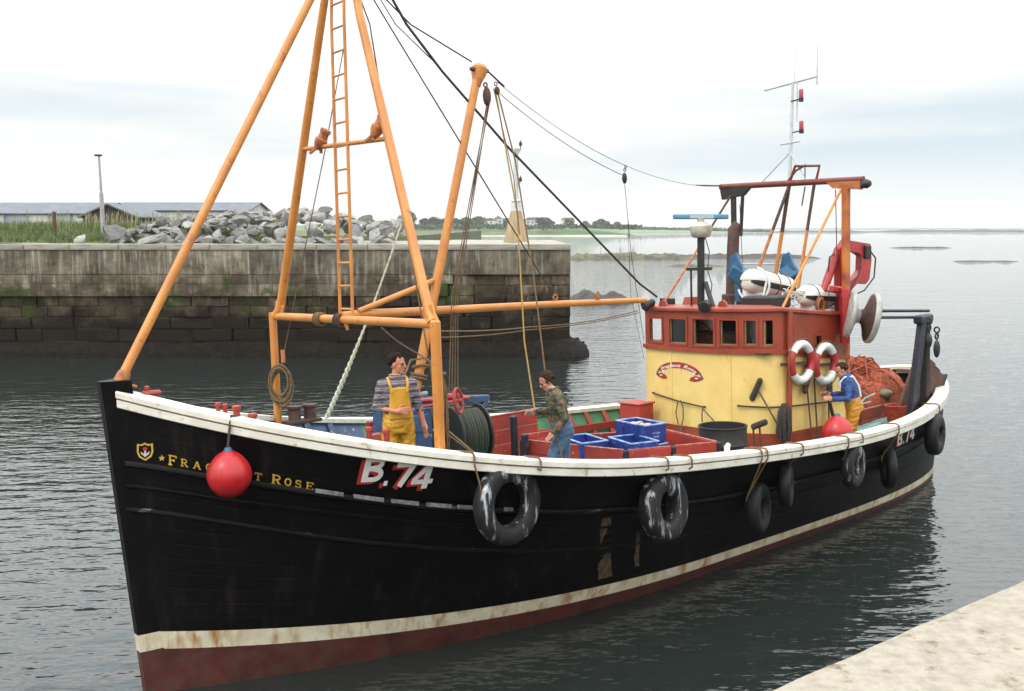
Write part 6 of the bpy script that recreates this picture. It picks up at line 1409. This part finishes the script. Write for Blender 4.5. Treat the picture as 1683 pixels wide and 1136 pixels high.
def person(label, p, face_dir, J, clothes, headdir, hair, skin, hair_len=.0, hunch=0.):
    fx, fy = face_dir; a = math.atan2(fy, fx); t = tag(empty('person', bm_at(p, a)), label, 'person')
    S = {k: Vector(v) for k, v in J.items() if isinstance(v, tuple)}
    g = MB()
    pw, sh = S['pelvis'], S['chest']; axis = (sh-pw).normalized(); L_dir = (S['shL']-S['shR']).normalized(); H_dir = (S['hipL']-S['hipR']).normalized(); F1 = L_dir.cross(axis); F0 = H_dir.cross(axis)
    def rings(e):
        return [(pw-axis*.10,H_dir*(.115+e),F0*(.10+e)),(pw,H_dir*(.148+e),F0*(.112+e)),(pw+axis*.14,H_dir*(.132+e),F0*(.100+e)),(pw.lerp(sh,.55),L_dir*(.138+e),F1*(.104+e)),(sh-axis*.06,L_dir*(.155+e),F1*(.114+e)),(sh+axis*.06,L_dir*(.160+e),F1*(.104+e)),(sh+axis*.14,L_dir*(.105+e*.8),F1*(.080+e*.6)),(sh+axis*.185,L_dir*(.062+e*.4),F1*(.058+e*.4))]
    torso(g, rings(0.))
    for s_ in 'LR':
        limb(g,[S['sh'+s_],S['el'+s_],S['wr'+s_]],[.056,.043,.028]); limb(g,[S['hip'+s_],S['kn'+s_],S['an'+s_]],[.085,.058,.040]); limb(g,[S['sh'+s_],sh+axis*.07],[.060,.075])
        limb(g,[S['an'+s_],S['an'+s_]+Vector(J.get('toe'+s_,(.15,0,-.04)))],[.042,.032])
    hc = S['head']; limb(g,[sh+axis*.14,hc-Vector((0,0,.06))],[.058,.054])
    body = remesh(g, .013, 'body', skin, t)
    g = MB(); P, T = head(g, hc, headdir, (0,0,1)); hm_ = remesh(g, .0065, 'head', skin, t, 3)
    g = MB()
    for s_ in 'LR': hand(g, S['wr'+s_], J['hd'+s_], J['hn'+s_], J.get('curl',.5), 1.05, 1 if s_ == 'L' else -1)
    hm2 = remesh(g, .0052, 'hand', skin, t, 1)
    import bmesh
    bm = bmesh.new()
    for me in (body, hm_, hm2): bm.from_mesh(me)
    fm = bpy.data.meshes.new('body'); bm.to_mesh(fm); bm.free(); fm.materials.append(skin); fm.polygons.foreach_set('use_smooth',[True]*len(fm.polygons))
    o = bpy.data.objects.new('body', fm); col.objects.link(o); o.parent = t
    # eyes, mouth
    for q in (-1,1):
        g = MB(); g.ell(P(.083,q*.032,-.008),(.010,.013,.007),10,6,T); g.build('eye', M['eye'], t)
        g = MB(); g.ell(P(.090,q*.032,.016),(.007,.021,.005),10,6,T); g.build('eyebrow', hair, t)
    g = MB(); g.ell(P(.091,0,-.069),(.007,.024,.007),10,6,T); g.build('mouth', M['lip'], t)
    # hair: cap of clumps
    g = MB(); r = random.Random(len(label))
    g.ell(P(-.022,0,.036),(.092,.081,.082),18,12,T)
    for i in range(150):
        th = r.uniform(0,6.283); ph = r.uniform(-.35-hair_len,1.5); x = math.cos(th)*math.cos(ph); y = math.sin(th)*math.cos(ph); z = math.sin(ph)
        if x > .30 and z < .55: continue
        if x > .05 and z < -.05 and hair_len < .3: continue
        q = P(-.018+.094*x, .080*y, .030+.086*z); k = r.uniform(.012,.022); g.ell(q,(k*1.2,k,k),7,5)
    hm3 = remesh(g, .008, 'hair', hair, t, 1); o = bpy.data.objects.new('hair', hm3); col.objects.link(o); o.parent = t
    # clothes
    for nm, m, kind in clothes:
        g = MB()
        if kind == 'top':
            e = .018; torso(g, rings(e)[1:])
            for s_ in 'LR':
                up_ = J.get('sleeve', 1.0); el, wr = S['el'+s_], S['wr'+s_]; end = el.lerp(wr, up_)
                limb(g,[S['sh'+s_],S['sh'+s_].lerp(el,.5),el,end],[.068,.060,.054,.045]); limb(g,[S['sh'+s_],sh+axis*.07],[.068,.085])
            g.torus(sh+axis*.175, axis, .072, .018, 20, 8)
        elif kind == 'trousers':
            torso(g, rings(.030)[:3])
            for s_ in 'LR':
                a1 = S['hip'+s_]; k1 = S['kn'+s_]; n1 = S['an'+s_]; limb(g,[a1,a1.lerp(k1,.5),k1,k1.lerp(n1,.5),n1+Vector((0,0,.05))],J.get('legr',[.100,.090,.078,.072,.068]))
        elif kind == 'bib':
            # bib front panel
            for q in range(5):
                b0 = pw+axis*.12; tt = q/4; cc = b0.lerp(sh-axis*.0,tt); Fd = F0.lerp(F1,tt); Ld = H_dir.lerp(L_dir,tt)
                g.ell(cc+Fd*(.128-.012*tt),(.03,.03,.06),10,8); g.box(cc+Fd*(.134-.006*tt),(.035,.26-.05*tt,.10),Matrix((Fd.normalized(),Ld.normalized(),axis)).transposed())
        elif kind == 'straps':
            for q in (-1,1):
                pts = [sh-axis*.02+F1*.142+L_dir*q*.085, sh+axis*.08+F1*.125+L_dir*q*.10, sh+axis*.15+F1*.03+L_dir*q*.105, sh+axis*.12-F1*.10+L_dir*q*.09, sh-axis*.05-F1*.150+L_dir*q*.05, pw+axis*.12-F0*.140+L_dir*q*.03]
                pts2 = []
                for i in range(len(pts)-1): pts2 += [pts[i].lerp(pts[i+1],k/4) for k in range(4)]
                g.tube(pts2+[pts[-1]], .019, 8)
        elif kind == 'boots':
            for s_ in 'LR':
                n1 = S['an'+s_]; limb(g,[n1+Vector((0,0,.22)),n1,n1+Vector(J.get('toe'+s_,(.15,0,-.04)))],[.066,.056,.050])
        o = bpy.data.objects.new(nm, remesh(g, .012 if kind != 'straps' else .009, nm, m, t, 3, fold=.013 if kind in ('top','trousers') else 0.)); col.objects.link(o); o.parent = t
    return t
RT = (.754,-.657)   # picture-right direction on deck
def dirv(deg): a = math.atan2(-.83,-.56)+R(deg); return (math.cos(a), math.sin(a))   # 0 = facing the quay side

# man in yellow bib on the foredeck: faces the quay, head turned to picture right
dz = deckz(2.72)
J1 = dict(pelvis=(0,0,.90),chest=(.0,0,1.28),head=(.02,.01,1.585),hipL=(0,.09,.88),hipR=(0,-.09,.88),knL=(.03,.105,.48),knR=(.04,-.115,.48),anL=(0,.11,.09),anR=(0,-.13,.09),
  shL=(0,.165,1.355),shR=(0,-.165,1.355),elL=(.0,.235,1.10),elR=(-.02,-.245,1.10),wrL=(.05,.285,.89),wrR=(.20,-.06,1.075),hdL=(.10,.15,-.95),hdR=(.40,.90,.0),hnL=(.3,-.9,0),hnR=(-.8,.4,.1),sleeve=.30,curl=.35)
person('man in yellow bib overalls and striped jumper standing behind the bow rail',(2.80,-1.22,dz-.02),dirv(12),J1,[('jumper',M['jumper'],'top'),('trousers',M['oilskin'],'trousers'),('bib',M['oilskin'],'bib'),('straps',M['oilskin'],'straps'),('boots',M['boots'],'boots')],(.62,.78,-.02),M['hair'],M['skin2'],.25)
# man in camouflage jacket: profile to picture left, head bowed
dz = deckz(5.12)
J2 = dict(pelvis=(-.02,0,.89),chest=(.06,0,1.27),head=(.17,.0,1.545),hipL=(-.02,.09,.87),hipR=(-.02,-.09,.87),knL=(.16,.10,.50),knR=(-.04,-.10,.48),anL=(.06,.11,.09),anR=(-.14,-.11,.09),
  shL=(.06,.165,1.35),shR=(.06,-.165,1.35),elL=(-.02,.27,1.08),elR=(.12,-.25,1.10),wrL=(.13,.24,.90),wrR=(.32,-.10,1.12),hdL=(.6,-.1,-.6),hdR=(.8,.3,.1),hnL=(-.6,-.4,-.5),hnR=(-.2,.6,-.6),sleeve=.95,curl=.7,legr=[.108,.095,.078,.070,.066])
person('man in camouflage jacket and blue jeans bending over the ropes',(5.27,-1.30,dz),(-.80,.60),J2,[('jacket',M['camo'],'top'),('jeans',M['jeans'],'trousers'),('boots',M['boots'],'boots')],(.88,.10,-.46),M['hair2'],M['skin'],.55)
# man in blue at the stern
dz = deckz(10.95)
J3 = dict(pelvis=(0,0,.88),chest=(.09,0,1.23),head=(.20,.02,1.475),hipL=(0,.09,.86),hipR=(0,-.09,.86),knL=(.05,.10,.48),knR=(.02,-.10,.48),anL=(.0,.11,.09),anR=(-.06,-.11,.09),
  shL=(.10,.165,1.30),shR=(.10,-.165,1.30),elL=(.12,.25,1.03),elR=(.14,-.25,1.04),wrL=(.36,.17,1.02),wrR=(.38,-.13,1.06),hdL=(.9,-.2,.1),hdR=(.9,.2,.1),hnL=(-.1,-.7,-.6),hnR=(-.1,.7,-.6),sleeve=.85,curl=.7)
person('man in blue pullover and yellow trousers working beside the casing aft',(11.30,-1.98,dz),(-.60,.80),J3,[('pullover',M['bluetop'],'top'),('trousers',M['oilskin2'],'trousers'),('straps',M['white2'],'straps'),('boots',M['boots'],'boots')],(.90,.25,-.34),M['hair2'],M['skin'],.1)
